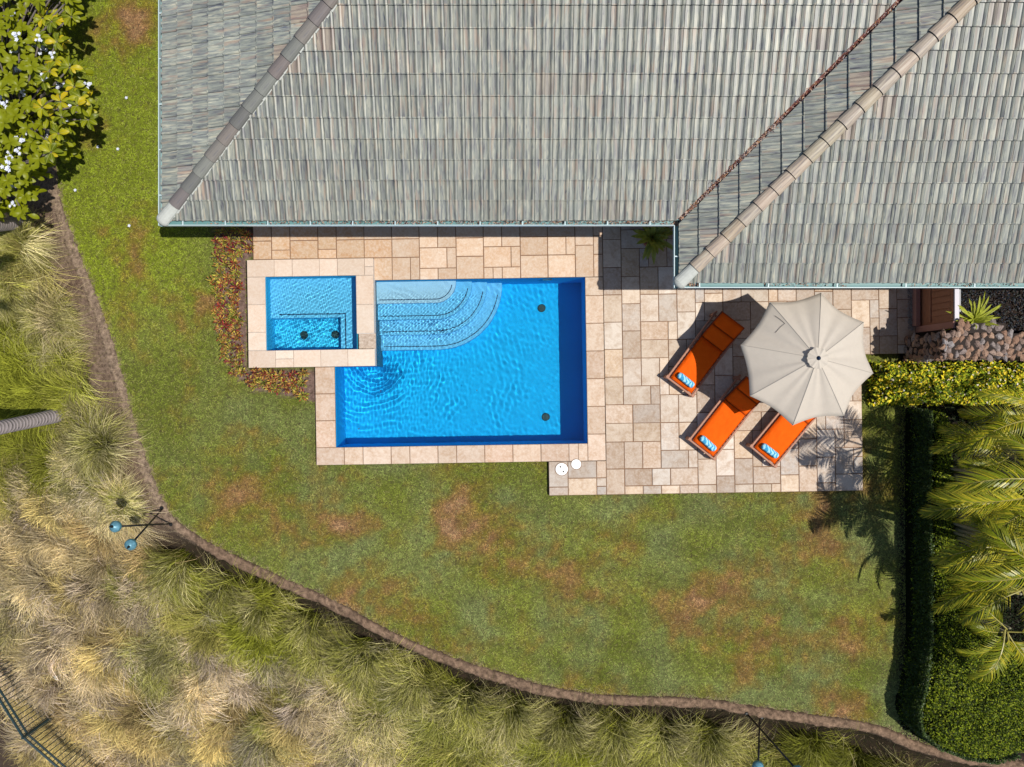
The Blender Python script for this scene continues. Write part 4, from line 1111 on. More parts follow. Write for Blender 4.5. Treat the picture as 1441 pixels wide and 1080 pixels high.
gpart('cap', plain('gate_cap', (.62,.60,.66), .6, .2, var=.04), [(GX0-.02, GX0+.075, gy0+.05, gy1, GZ1-.05, GZ1)])
gpart('gate_post', M['stucco_pink'], [(GX0-.06, GX0+.17, gy0-.10, gy0+.045, .0, GZ1+.02)])
gpart('kick_board', M['stucco_pink'], [(GX0-.14, GX0-.04, gy0+.05, gy1, .12, .30)])
bm = bmesh.new(); box(bm, GX0+.24, GX0+.55, 1.6, 3.2, -.05, .9); tag(link('planter_wall', bm_mesh('planter_wall', bm, plain('pale_block', (.42,.43,.46), .8, .1))), 'low pale concrete block behind the brown gate', 'wall')
# gravel strip at the foot of the gate
n = 700; pp = np.stack([RNG.uniform(GX0-.24, GX0-.10, n), RNG.uniform(1.25, 2.3, n), np.full(n, ZD+.01)], 1); gc = lerp(np.array([.45,.44,.42]), np.array([.22,.17,.15]), RNG.random(n))
V, Fc, C = leaves(pp, RNG.uniform(0, 6.28, n), RNG.uniform(-.2, .4, n), RNG.uniform(.02, .04, n), RNG.uniform(.015, .03, n), gc)
tag(link('gravel', mesh_np('gravel', V, Fc, M['debris'], C)), 'pale gravel strip at the foot of the gate', 'gravel', kind='stuff')
# lava rock wall
WX0, WX1 = P(1270, 480, ZD)[0], 13.0; WY0, WY1 = .50, 1.12; WZ = 1.86
rw = thing('lava_rock_wall', 'dark brown lava rock garden wall beside the patio', 'wall', (WX0+1.5, .8, 0)); RL = Vector(rw.location)
bm = bmesh.new(); box(bm, WX0+.06, WX1, WY0+.06, WY1-.06, -.1, WZ-.07); box(bm, GX0-.02, GX0+1.0, WY1-.08, WY1+.16, -.1, WZ-.07)
bmesh.ops.translate(bm, vec=-RL, verts=bm.verts); link('wall_core', bm_mesh('wall_core', bm, plain('lava_mortar', (.035,.028,.025), .95, .1)), rw)
def lava():
    t = NT('lava_rock'); r = t.rnd(); ps = t.pos(); n1 = t.noise(22, 5, ps, .7); wn_ = t.n('TexWhiteNoise', noise_dimensions='1D'); t.l(r, wn_.inputs['W'])
    b = t.ramp(wn_.outputs[0], [(0,(.27,.16,.11)), (.35,(.36,.23,.16)), (.6,(.24,.17,.14)), (.85,(.30,.28,.28)), (1,(.42,.28,.20))])
    c = t.mix(t.ramp(n1, [(.35, .7), (.55, 0.0)]), b, (.06,.045,.04)); return t.bsdf(c, .85, .15, t.bump(n1, .8, .02))
M['lava'] = lava(); rocks = []
for k in range(8):
    bm = bmesh.new()
    for q_ in range(15):
        a_ = random.uniform(0, 6.28); rr = random.uniform(.75, 1.15); bm.verts.new((rr*math.cos(a_), rr*math.sin(a_), random.uniform(-.7, .15)))
    for q_ in range(6): bm.verts.new((random.uniform(-.55, .55), random.uniform(-.55, .55), random.uniform(.4, .62)))
    res = bmesh.ops.convex_hull(bm, input=bm.verts[:]); bmesh.ops.delete(bm, geom=[g_2 for g_2 in res['geom_interior'] if isinstance(g_2, bmesh.types.BMVert)], context='VERTS')
    rocks.append(bm_mesh('rock', bm, M['lava']))
def rock(p, s, nrm, parent=rw):
    o = link('rock', random.choice(rocks), parent, Vector(p)-RL, None); o.rotation_euler = Vector(nrm).to_track_quat('Z', 'Y').to_euler(); o.rotation_euler.rotate_axis('Z', random.uniform(0, 6.28)); o.scale = (s*random.uniform(.85, 1.25), s*random.uniform(.7, 1.0), s*.62)
def scat(n, fn, dmin):
    pts = []
    for _ in range(n*40):
        p = fn()
        if all((p-q_).length > dmin for q_ in pts): pts.append(p)
        if len(pts) >= n: break
    return pts
for p in scat(160, lambda: Vector((random.uniform(WX0+.05, 11.0), random.uniform(WY0+.05, WY1-.05), WZ-.07)), .118): rock(p, .086, (0, 0, 1))
for p in scat(9, lambda: Vector((random.uniform(GX0, GX0+.9), random.uniform(WY1, WY1+.15), WZ-.07)), .125): rock(p, .095, (0, 0, 1))
for p in scat(60, lambda: Vector((WX0+.06, random.uniform(WY0+.05, WY1-.05), random.uniform(.1, WZ-.1))), .14): rock(p, .105, (-1, 0, 0))
for p in scat(80, lambda: Vector((random.uniform(WX0+.05, 10.6), WY0+.06, random.uniform(.75, WZ-.1))), .15): rock(p, .105, (0, -1, 0))

# ------------------------------------------------------------------ foliage masses
def leafmass(name, n, fn, size, cols, mat, parent, loc=Vector((0, 0, 0)), wide=.5, up=.5):
    """fn(n) -> positions and outward normals; leaves lie roughly along the surface, pointing out and up"""
    p, nn_ = fn(n); n = len(p); az = np.arctan2(nn_[:, 1], nn_[:, 0]) + RNG.normal(0, 1.3, n); pt = RNG.normal(.25, .45, n) + nn_[:, 2]*up*0
    cols = np.array(cols); ci = RNG.integers(0, len(cols), n); c = cols[ci]*(.7+.6*RNG.random(n))[:, None]
    s = RNG.uniform(*size, n)
    V, Fc, C = leaves(p, az, pt, s, s*wide, c); V = V - np.array(loc)
    return link(name, mesh_np(name, V, Fc, mat, C), parent)
def hedge_z(x, y, h, ins):
    return h*(.84+.25*fbm(x*1.7, y*1.7, 101, 3))
# big dark hedge at the right
hd = thing('clipped_hedge', 'long dark green hedge with a rounded lower end beside the lawn', 'hedge', (9.9, -4.5, 0)); HDL = Vector(hd.location)
def poly_sdf(poly, x, y):
    d = np.full(x.shape, 1e9); n = len(poly)
    for i in range(n):
        x0, y0 = poly[i]; x1, y1 = poly[(i+1) % n]; dx, dy = x1-x0, y1-y0; t = np.clip(((x-x0)*dx+(y-y0)*dy)/(dx*dx+dy*dy), 0, 1)
        d = np.minimum(d, np.hypot(x-x0-t*dx, y-y0-t*dy))
    return np.where(inside(poly, x, y), d, -d)
def hedge_surf(x, y):
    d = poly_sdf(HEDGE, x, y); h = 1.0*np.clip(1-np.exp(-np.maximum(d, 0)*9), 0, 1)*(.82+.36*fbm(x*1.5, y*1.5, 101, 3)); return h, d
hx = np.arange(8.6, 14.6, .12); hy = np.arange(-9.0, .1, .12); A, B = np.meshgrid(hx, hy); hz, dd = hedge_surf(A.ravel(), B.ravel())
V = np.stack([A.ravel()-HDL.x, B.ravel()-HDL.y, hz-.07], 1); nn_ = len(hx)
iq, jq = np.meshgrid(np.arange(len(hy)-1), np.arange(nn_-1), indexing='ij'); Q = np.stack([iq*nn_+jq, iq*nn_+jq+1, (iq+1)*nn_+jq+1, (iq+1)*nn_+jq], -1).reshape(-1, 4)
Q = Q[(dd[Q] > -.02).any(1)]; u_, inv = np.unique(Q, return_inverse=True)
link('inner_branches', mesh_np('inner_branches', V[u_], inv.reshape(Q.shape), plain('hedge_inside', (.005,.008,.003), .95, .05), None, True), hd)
def hf(n):
    x = RNG.uniform(8.7, 13.4, n*2); y = RNG.uniform(-8.9, 0, n*2); h, d = hedge_surf(x, y); ok = d > .0; x, y, h, d = x[ok][:n], y[ok][:n], h[ok][:n], d[ok][:n]
    edge = d < .16; z = np.where(edge, h*RNG.random(len(x))**.6, h - RNG.random(len(x))**2*.12)
    nrm = np.stack([np.where(edge, -1., 0), np.zeros(len(x)), np.where(edge, .3, 1.)], 1); return np.stack([x, y, z + .01], 1), nrm
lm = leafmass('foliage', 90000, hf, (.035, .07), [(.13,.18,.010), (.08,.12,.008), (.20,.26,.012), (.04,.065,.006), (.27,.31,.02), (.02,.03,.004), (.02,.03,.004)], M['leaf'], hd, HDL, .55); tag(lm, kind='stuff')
# west face of the hedge
def hf2(n):
    seg = [HEDGE[i] for i in (0, 19, 18, 17, 16, 15, 14, 13, 12, 11, 10)]; ps_ = []; 
    L_ = [np.hypot(*(seg[i+1]-seg[i])) for i in range(len(seg)-1)]; cum = np.cumsum([0]+L_); t = RNG.random(n)*cum[-1]; i = np.clip(np.searchsorted(cum, t)-1, 0, len(L_)-1)
    S = np.array(seg); f = (t-cum[i])/np.array(L_)[i]; p = S[i]*(1-f)[:, None]+S[i+1]*f[:, None]; z = RNG.random(n)*.9; off = .03+z*.10
    tg = S[i+1]-S[i]; tg /= np.linalg.norm(tg, axis=1)[:, None]; nin = np.stack([-tg[:, 1], tg[:, 0]], 1)
    return np.stack([p[:, 0]+nin[:, 0]*off, p[:, 1]+nin[:, 1]*off, z], 1), np.stack([-nin[:, 0], -nin[:, 1], np.zeros(n)], 1)
lm = leafmass('side_foliage', 26000, hf2, (.035, .07), [(.05,.085,.02), (.035,.06,.02), (.07,.11,.02)], M['gloss_leaf'], hd, HDL, .55); tag(lm, kind='stuff')
# golden hedge below the rock wall
gh = thing('golden_hedge', 'bright yellow-green flowering hedge below the lava rock wall', 'hedge', (10, 0, 0))
def gz(x, y):
    w_ = np.clip(np.minimum(np.minimum((y+.47)*5, (.50-y)*5), (x-8.32)*4)+.35*(fbm(x*5, y*5, 113, 2)-.5), 0, 1)**.5; return .72*w_*(.55+.9*fbm(x*2.8, y*2.8, 111, 3))
A, B = np.meshgrid(np.arange(8.3, 13, .1), np.arange(-.5, .53, .1)); V = np.stack([A.ravel()-10, B.ravel(), gz(A.ravel(), B.ravel())-.10], 1); nn_ = A.shape[1]
iq, jq = np.meshgrid(np.arange(A.shape[0]-1), np.arange(nn_-1), indexing='ij'); Q = np.stack([iq*nn_+jq, iq*nn_+jq+1, (iq+1)*nn_+jq+1, (iq+1)*nn_+jq], -1).reshape(-1, 4)
link('inner_branches', mesh_np('inner_branches', V, Q, plain('golden_inside', (.03,.035,.01), .95, .05), None, True), gh)
def gf3(n):
    x = RNG.uniform(8.3, 12.9, n); y = RNG.uniform(-.48, .5, n); z = gz(x, y); z = z*(1-.35*RNG.random(n)**2)+RNG.normal(0, .02, n); return np.stack([x, y, np.maximum(z, .03)], 1), np.stack([0*x, -np.ones(n)*.3, np.ones(n)], 1)
tag(leafmass('foliage', 9000, gf3, (.05, .11), [(.80,.66,.03), (.55,.55,.03), (.30,.38,.02), (.85,.66,.06), (.40,.45,.03), (.12,.18,.015), (.07,.11,.01), (.10,.15,.012)], M['leaf'], gh, Vector((10, 0, 0)), .5), kind='stuff')
def fl3(n):
    p, q_ = gf3(n); p[:, 2] += .05; return p, q_
tag(leafmass('flowers', 230, fl3, (.045, .07), [(.75,.66,.52), (.8,.75,.70)], M['leaf'], gh, Vector((10, 0, 0)), .7), kind='stuff')

# croton bed beside the spa
CR = [(.30,.05,.035), (.42,.20,.06), (.50,.42,.07), (.22,.26,.04), (.20,.035,.05), (.50,.26,.08), (.30,.30,.07), (.30,.20,.14)]
def croton_mesh(k):
    n = 70; az = RNG.uniform(0, 6.28, n); pt = RNG.uniform(.05, 1.4, n); hgt = RNG.uniform(.06, .27, n)
    rr_ = RNG.uniform(0, .075, n); pos = np.stack([rr_*np.cos(az), rr_*np.sin(az), hgt], 1); cols = np.array(CR)
    pal = cols[RNG.choice(len(cols), n, p=[[.3,.2,.15,.1,.1,.1,.05,0],[.1,.2,.3,.15,0,.2,.05,0],[.15,.1,.2,.2,.1,.1,.1,.05],[.05,.15,.2,.3,0,.1,.2,0],[.3,.1,.05,.1,.3,.05,0,.1]][k % 5])]
    V, Fc, C = leaves(pos, az, pt, RNG.uniform(.06, .115, n), RNG.uniform(.018, .032, n), pal*(.5+1.0*RNG.random(n))[:, None])
    return mesh_np('croton_foliage', V, Fc, M['leaf'], C)
cms = [croton_mesh(k) for k in range(7)]
gmesh = None
def stem_mesh():
    bm = bmesh.new(); 
    for k in range(6):
        a_ = random.uniform(0, 6.28); tube(bm, [(0, 0, 0), (.04*math.cos(a_), .04*math.sin(a_), .12), (.10*math.cos(a_), .10*math.sin(a_), .27)], [.008, .006, .003], 4)
    return bm_mesh('stem', bm, M['bark'])
stm = stem_mesh(); spots = []
cand = [(random.uniform(302, 440), random.uniform(326, 562)) for _ in range(5000)]
ba = np.array([P(*c) for c in cand]); okc = poly_sdf(BED, ba[:, 0], ba[:, 1]) > .07
for c, p, o_ in zip(cand, ba, okc):
    if not o_ or c[0] > 431: continue
    if all(np.hypot(*(p-q_)) > .155 for q_ in spots): spots.append(p)
for p in spots:
    low = p[1] < .3
    t_ = thing('croton_plant', 'red and gold croton along the lower rim of the spa' if low else 'red and gold croton between the lawn and the left rim of the spa', 'plant', (p[0], p[1], 0), random.uniform(0, 6.28), 'crotons below the spa' if low else 'crotons left of the spa')
    s_ = random.uniform(.85, 1.2); t_.scale = (s_, s_, s_*random.uniform(.9, 1.3))
    link('foliage', random.choice(cms), t_); link('stem', stm, t_)

# ------------------------------------------------------------------ fountain grass on the bank
GREEN0 = np.array([.13,.16,.006]); GREEN1 = np.array([.40,.41,.06]); STRAW = np.array([.86,.70,.28]); PALE = np.array([.88,.74,.55]); LAV = np.array([.78,.66,.64]); DARKS = np.array([.20,.14,.07])
def flow(x, y):
    """downhill direction of the bank"""
    e_ = .3; gx_ = signed_grid(x+e_, y)-signed_grid(x-e_, y); gy_ = signed_grid(x, y+e_)-signed_grid(x, y-e_); return np.arctan2(gy_, gx_)
def clump(cx_, cy_, n, R, h, green, spread, fl, local=False, pale=None):
    nb = max(8, n//24); ba_ = fl + RNG.normal(0, spread, nb); bb = RNG.integers(0, nb, n); bl_ = .55+.6*RNG.random(nb); bh = .6+.7*RNG.random(nb); bc = .45+.95*RNG.random(nb); bm_ = RNG.random(nb)
    a = ba_[bb] + RNG.normal(0, .24, n); ra = ba_[bb]+RNG.normal(0, .9, n); rr = .24*R*np.sqrt(RNG.random(n))
    x = cx_+rr*np.cos(ra); y = cy_+rr*np.sin(ra); z = np.zeros(n) if local else ter_grid(x, y)
    ln = R*bl_[bb]*(.65+.5*RNG.random(n)); g = np.clip(green + RNG.normal(0, .08, n)+(bm_[bb]-.5)*.35, 0, 1.2)
    c0 = lerp(DARKS, GREEN0, g*1.6); tip = lerp(PALE if pale is None else pale, STRAW, bm_[bb]*.6+.3*RNG.random(n)); c1 = lerp(tip, GREEN1, (g-.42)*1.5)
    cb_ = RNG.uniform(.75, 1.2); b = (cb_*bc[bb]**1.5*(.55+.9*RNG.random(n)))[:, None]
    return ribbons(np.stack([x, y, z], 1), a, ln, h*bh[bb]*(.8+.4*RNG.random(n)), RNG.uniform(.0048, .0105, n), c0*b*.75, c1*b*1.15, 4, not local, 1.5)
# distinct green tussocks first
TUS = [(42,350,.9,'green tussock just below the flowering tree at the left edge'),(30,405,1.0,'green tussock at the left edge above the palm trunks'),(78,452,.9,'green tussock beside the bare soil path, level with the spa'),
       (98,505,.8,'small green tussock beside the soil path above the leaning palm trunk'),(152,622,1.0,'bright green tussock just right of the foot of the leaning palm trunk'),(120,672,.8,'tussock just below the foot of the palm trunk, beside the path'),
       (180,705,.7,'tussock beside the path, just above the torches'),(262,786,1.1,'green tussock right below the torches at the bend of the kerb'),(325,818,.9,'dark green tussock against the kerb, second from the bend'),
       (190,820,.8,'green tussock in straw-coloured grass below the torches'),(375,845,1.0,'green tussock against the kerb between the bend and the pool line'),(455,908,.9,'isolated dark green upright tussock amid pale grass'),
       (345,895,.8,'olive tussock left of the isolated dark green one'),(272,912,.8,'dark green low tussock in the middle of the bank'),(428,962,.7,'green tussock below the isolated dark one'),
       (380,1003,.7,'fresh green tussock near the bottom edge among pale grass'),(210,1002,.5,'small green tuft near the fence'),(440,870,1.0,'green tussock against the kerb above the isolated dark one'),
       (520,905,1.1,'tall green tussock against the kerb below the pool corner'),(590,945,1.1,'tall green tussock against the kerb, below the middle of the pool'),(655,965,1.1,'green tussock with pale tips in the middle of the kerb row'),
       (720,985,1.1,'green tussock hanging over the bank under the right part of the pool'),(790,1003,1.1,'green tussock against the kerb below the skimmer lids'),(860,1012,1.15,'large drooping green tussock against the kerb right of the bank middle'),
       (925,1018,1.1,'drooping green tussock against the straight part of the kerb'),(985,1020,1.1,'green tussock next to the right pair of torches, on their left'),(1135,1035,1.0,'deep green tussock right of the right pair of torches'),
       (1190,1055,1.1,'deep green tussock below the hedge end'),(1245,1078,1.1,'deep green tussock cut by the bottom edge below the hedge')]
for px, py, R_, lab in TUS:
    p = Pt(px, py); fl = float(flow(np.array([p.x]), np.array([p.y]))[0])
    for _ in range(18):
        if float(signed_grid(np.array([p.x]), np.array([p.y]))[0]) >  (.88 if p.y < -3.6 else .55): break
        p = Vector((p.x+.06*math.cos(fl), p.y+.06*math.sin(fl), T(p.x, p.y)))
    V, Fc, C = clump(0, 0, 2000, 1.05*R_, .58*R_, .82 if px < 1100 else 1.1, 1.35 if px < 200 or (px, py) == (455, 908) else .72, fl, True)
    xw = V[:, 0]+p.x; yw = V[:, 1]+p.y; V[:, 2] += ter_grid(xw, yw) - p.z
    C = C*(1 if px < 1100 else .8)
    o = link('grass_tussock', mesh_np('grass_tussock', V, Fc, M['straw'], C), None, p); tag(o, lab, 'grass tussock', 'green tussocks on the bank')
parts = []; centers = []
for _ in range(26000):
    x, y = random.uniform(-14.2, 11), random.uniform(-12.2, 5.2)
    s_ = float(signed_grid(np.array([x]), np.array([y]))[0])
    if s_ < (1.0 if y < -3.6 else .6) or s_ > 8: continue
    left = y > -3.4 and x < -7.6
    if left and s_ < .72+.15*math.sin(y*3): continue
    bare = False
    for bx, by, br_ in ((98, 584, .55), (60, 590, .5), (1075, 1040, .62), (232, 752, .55), (215, 735, .5)):
        q_ = P(bx, by, -.3)
        if math.hypot(x-q_[0], y-q_[1]) < br_: bare = True
    if bare: continue
    if left and y > 3.1: continue
    fd_ = math.hypot(x+10.35, y+7.7)
    if x < -9.3 and y < -6.2 and (x+9.9)*.55+(y+8.0)*.83 < .75 and random.random() < .8: continue
    if all((x-a_)**2+(y-b_)**2 > .52**2 for a_, b_ in centers[-4000:]): centers.append((x, y))
for (x, y) in centers:
    s_ = float(signed_grid(np.array([x]), np.array([y]))[0]); fl = float(flow(np.array([x]), np.array([y]))[0])
    nz_ = float(fbm(np.array([x*.55]), np.array([y*.55]), 201, 3)[0]); n2_ = float(fbm(np.array([x*.9]), np.array([y*.9]), 207, 3)[0]); g = .95-.14*s_+(nz_-.5)*3.6
    if y < -5.2 and x > -5.5: g = 1.55-.52*s_+(nz_-.5)*2.0
    if x < -6.5 and y < -4.5: g = .62-.16*(s_-1)+(nz_-.5)*3.0
    if n2_ < .36 and s_ > 1.2 and random.random() < .75: continue      # bare, shaded hollows between the mounds
    pal_ = random.random(); dryp = LAV if pal_ < (.55 if (x < -5 and y < -5) else .2) else PALE if pal_ < .7 else STRAW*.95 if pal_ < .88 else np.array([.46,.32,.18])
    vis = abs(x) < 13 and y > -10.2
    parts.append(clump(x, y, 860 if vis else 160, .95+.6*nz_, .34+.26*random.random(), g, .68, fl+random.gauss(0, .3), False, dryp))
V, Fc, C = join(parts); print('bank blades', len(centers), len(Fc))
tag(link('bank_grass', mesh_np('bank_grass', V, Fc, M['straw'], C)), 'straw-coloured fountain grass covering the bank below the lawn kerb', 'grass', kind='stuff')

# dry wisps on the soil path
n = 9000; t_ = RNG.integers(0, len(KERB)-1, n); f = RNG.random(n)[:, None]; p = KERB[t_]*(1-f)+KERB[t_+1]*f; p = p + RNG.normal(0, .28, (n, 2)); s_ = signed_grid(p[:, 0], p[:, 1]); ok = (s_ > -.08) & (s_ < .9) & (np.abs(p[:, 0]) < 12.5) & (p[:, 1] < 6); p = p[ok]; n = len(p)
V, Fc, C = ribbons(np.stack([p[:, 0], p[:, 1], ter_grid(p[:, 0], p[:, 1])+.02], 1), RNG.uniform(0, 6.28, n), RNG.uniform(.04, .16, n), RNG.uniform(.005, .03, n), RNG.uniform(.004, .009, n), np.tile([.34,.25,.16], (n, 1))*(.6+.7*RNG.random(n))[:, None], np.tile([.46,.38,.24], (n, 1)), 2, True, .6)
tag(link('dry_litter', mesh_np('dry_litter', V, Fc, M['straw'], C)), 'dry grass litter scattered along the brown kerb', 'litter', kind='stuff')

# ------------------------------------------------------------------ palms on the right
def frond_mesh(Lf, rise, droop, nl, seed, gold, ll=.46):
    r_ = np.random.default_rng(seed); ts = np.linspace(0, 1, 13)
    rp = np.stack([Lf*(ts-.10*ts**3), .20*(1 if seed % 2 else -1)*ts**2*Lf, rise*ts-droop*ts**2.3], 1)
    bm = bmesh.new(); tube(bm, [tuple(v) for v in rp], list(.019*(1-.8*ts)+.003), 5); tmp = bpy.data.meshes.new('t'); bm.to_mesh(tmp); bm.free()
    tv = np.zeros(len(tmp.vertices)*3); tmp.vertices.foreach_get('co', tv); tv = tv.reshape(-1, 3); tmp.calc_loop_triangles()
    tf = np.zeros(len(tmp.loop_triangles)*3, dtype=np.int32); tmp.loop_triangles.foreach_get('vertices', tf); tf = tf.reshape(-1, 3); bpy.data.meshes.remove(tmp)
    out = [(tv, tf, np.tile([.40,.36,.10], (len(tv), 1)))]
    K = 4; V = []; C = []; Fc = []; b = 0
    for side in (-1, 1):
        for i in range(nl):
            t = .16+.84*i/(nl-1)+r_.normal(0, .004); t = min(t, .995); o = np.array([np.interp(t, ts, rp[:, k]) for k in range(3)]); tg = np.array([np.interp(min(t+.04, 1), ts, rp[:, k])-np.interp(t-.04, ts, rp[:, k]) for k in range(3)]); tg /= np.linalg.norm(tg)
            sd_ = np.cross([0, 0, 1], tg); sd_ /= np.linalg.norm(sd_); up = np.cross(tg, sd_)
            ang = math.radians(62-38*t+r_.normal(0, 3)); l_ = ll*(math.sin(math.pi*min(1, (t*.86+.12)))**.6)*r_.uniform(.9, 1.06)
            d = tg*math.cos(ang)+sd_*side*math.sin(ang)+up*(.38+r_.normal(0, .06)); d /= np.linalg.norm(d); wv = np.cross(d, up); wv /= np.linalg.norm(wv); wv = wv*.95+up*.3*side
            col = np.array([.15,.19,.006]) if r_.random() > gold*.8 else np.array([.40,.36,.02]); col = col*r_.uniform(.75, 1.3); tipc = col*.7+np.array([.30,.26,.04])*.4
            for j in range(K+1):
                s = j/K; c_ = o + d*l_*s - np.array([0, 0, 1])*l_*(.62*s**2.2); w_ = .0145*(1-s**2.2*.92)*(.6+.4*min(1, s*5))
                V += [c_-wv*w_, c_+wv*w_]; cc = col*(1-s)+tipc*s; C += [cc, cc]
                if j < K: q0 = b+2*j; Fc += [(q0, q0+1, q0+3), (q0, q0+3, q0+2)]
            b += 2*(K+1)
    out.append((np.array(V), np.array(Fc), np.array(C))); V, Fc, C = join(out)
    return mesh_np('frond', V, Fc, M['gloss_leaf'], C)
FR = [frond_mesh(1.75, .75, 1.15, 40, 1, .35), frond_mesh(1.55, .9, 1.0, 36, 2, .2), frond_mesh(1.9, .55, .95, 42, 3, .5), frond_mesh(1.4, 1.0, .8, 34, 4, .25), frond_mesh(1.65, .6, 1.35, 38, 5, .6)]
def areca(label, px, py, z, fronds, nrand, az0=0, scale=1.0, stems=5, group='golden cane palms behind the hedge'):
    x, y = P(px, py, z); t_ = thing('areca_palm', label, 'palm', (x, y, 0), 0, group)
    for k in range(stems):
        a_ = k*2*math.pi/stems+.5; bm = bmesh.new(); b0 = Vector((.16*math.cos(a_), .16*math.sin(a_), 0)); tp = Vector((.10*math.cos(a_), .10*math.sin(a_), z-.1-.12*k % .4))
        tube(bm, [b0, b0*.8+Vector((0, 0, z*.4)), tp], [.04, .033, .026], 8); link('trunk', bm_mesh('trunk', bm, M['palm_wood'], True), t_)
    for (deg, k, tilt, s_) in fronds + [(az0+360*i/max(1, nrand)+random.uniform(-18, 18), random.randrange(5), random.uniform(-.45, .25), random.uniform(.75, 1.05)) for i in range(nrand)]:
        o = link('frond', FR[k % 5], t_, (random.uniform(-.06, .06), random.uniform(-.06, .06), z-.08+random.uniform(-.12, .05)), (random.uniform(-.25, .25), tilt, math.radians(deg))); o.scale = (s_*scale*.92,)*3; o.rotation_euler[0] = random.uniform(-.7, .7)
areca('golden cane palm nearest the yellow hedge, top of the palm row', 1432, 640, 2.5, [(158, 0, .1, .95), (205, 1, .0, .8), (120, 3, 0, .8)], 3, 20)
areca('cane palm whose broad frond reaches left over the dark hedge gap', 1424, 705, 2.7, [(178, 2, .15, .98), (215, 4, .1, .7), (140, 1, .2, .7)], 3, 45)
areca('tallest cane palm with pale glossy fronds in the middle of the palm row', 1438, 765, 3.0, [(179, 0, .05, 1.0), (195, 2, .25, .9), (160, 3, .1, .9), (222, 4, 0, .8)], 3, 0)
areca('cane palm with yellow drooping fronds below the middle of the palm row', 1440, 835, 2.6, [(172, 4, .2, 1.0), (205, 0, .3, .85), (190, 2, .5, .8)], 3, 30)
areca('lowest cane palm in the row, above the sunlit end of the hedge', 1420, 890, 2.1, [(260, 4, .0, .85), (225, 1, .2, .8), (300, 2, .1, .8), (180, 3, .3, .6)], 3, 10)
areca('cane palm at the right edge beside the yellow hedge', 1475, 590, 2.9, [(190, 2, .1, 1.0), (170, 0, .3, .9)], 3, 15)
areca('tall cane palm at the right edge behind the palm row', 1500, 690, 4.3, [(185, 2, .1, 1.1), (165, 0, .0, 1.1), (208, 4, .1, 1.0)], 3, 0, 1.1)
areca('tall cane palm at the right edge low in the palm row', 1500, 800, 4.2, [(185, 0, .1, 1.05), (160, 1, .1, 1.0)], 3, 25, 1.1)

n = 22000; x = RNG.uniform(9.3, 13.2, n); y = RNG.uniform(-7.0, -.55, n); okk = poly_sdf(HEDGE, x, y) < .05; x, y = x[okk], y[okk]; n = len(x)
V, Fc, C = leaves(np.stack([x, y, RNG.uniform(.02, .38, n)], 1), RNG.uniform(0, 6.28, n), RNG.uniform(-.3, .8, n), RNG.uniform(.06, .14, n), RNG.uniform(.02, .05, n), np.array([(.012,.02,.006), (.022,.034,.008), (.006,.010,.004), (.022,.018,.009)])[RNG.integers(0, 4, n)])  # near-black leaf colours paint in the deep shade under the palms
tag(link('undergrowth', mesh_np('undergrowth', V, Fc, M['leaf'], C)), 'undergrowth beneath the cane palms, leaves coloured near-black to give deep shade', 'undergrowth', kind='stuff')

# ------------------------------------------------------------------ leaning palm trunks at the left
def trunk_mat():
    t = NT('ringed_bark'); tc = t.n('TexCoord').outputs['Object']; sp = t.n('SeparateXYZ'); t.l(tc, sp.inputs[0]); nz = t.noise(5, 4, tc)
    w_ = t.math('SINE', t.math('ADD', t.math('MULTIPLY', sp.outputs[2], 62.0), t.math('MULTIPLY', nz, 9.0))); m_ = t.ramp(w_, [(.80, 0.0), (.97, 1.0)])
    n2 = t.noise(30, 3, tc); b = t.mix(n2, (.27,.235,.235), (.46,.40,.40)); c = t.mix(t.math('MULTIPLY', m_, t.ramp(nz, [(.4, .2), (.55, 1.0)])), b, (.05,.05,.055))
    low = t.ramp(t.math('ADD', sp.outputs[2], t.math('MULTIPLY', nz, .5)), [(.35, 1.0), (.8, 0.0)]); c = t.mix(low, c, (.16,.20,.22))
    return t.bsdf(c, .8, .2, t.bump(w_, .4, .01))
M['ring'] = trunk_mat()
def coco(label, b_px, m_px, mz, ztop, r):
    b = Pt(*b_px); m_ = P3(*m_px, mz); d = (m_-b)/(m_.z-b.z); t_ = thing('coconut_palm', label, 'palm tree', b)
    bm = bmesh.new(); n = 22; pts = []; rr = []
    for k in range(n+1):
        z = -.3+(ztop-b.z+.3)*k/n; pts.append(d*z*(1-.03*z/ztop)); rr.append(r*(1-.35*k/n)*(1+.25*math.exp(-max(z, 0)*3)))
    tube(bm, pts, rr, 18); link('trunk', bm_mesh('trunk', bm, M['ring'], True), t_)
    for k in range(13):
        o = link('frond', FR[k % 5], t_, pts[-1], (0, random.uniform(-.2, .4), k*2.4)); o.scale = (1.3,)*3
coco('leaning grey coconut palm trunk with dark rings rising out of the grass', (100, 581), (0, 602), 1.9, 8.5, .165)
coco('second grey palm trunk at the left edge under the flowering tree', (34, 313), (0, 317), .8, 8.0, .15)

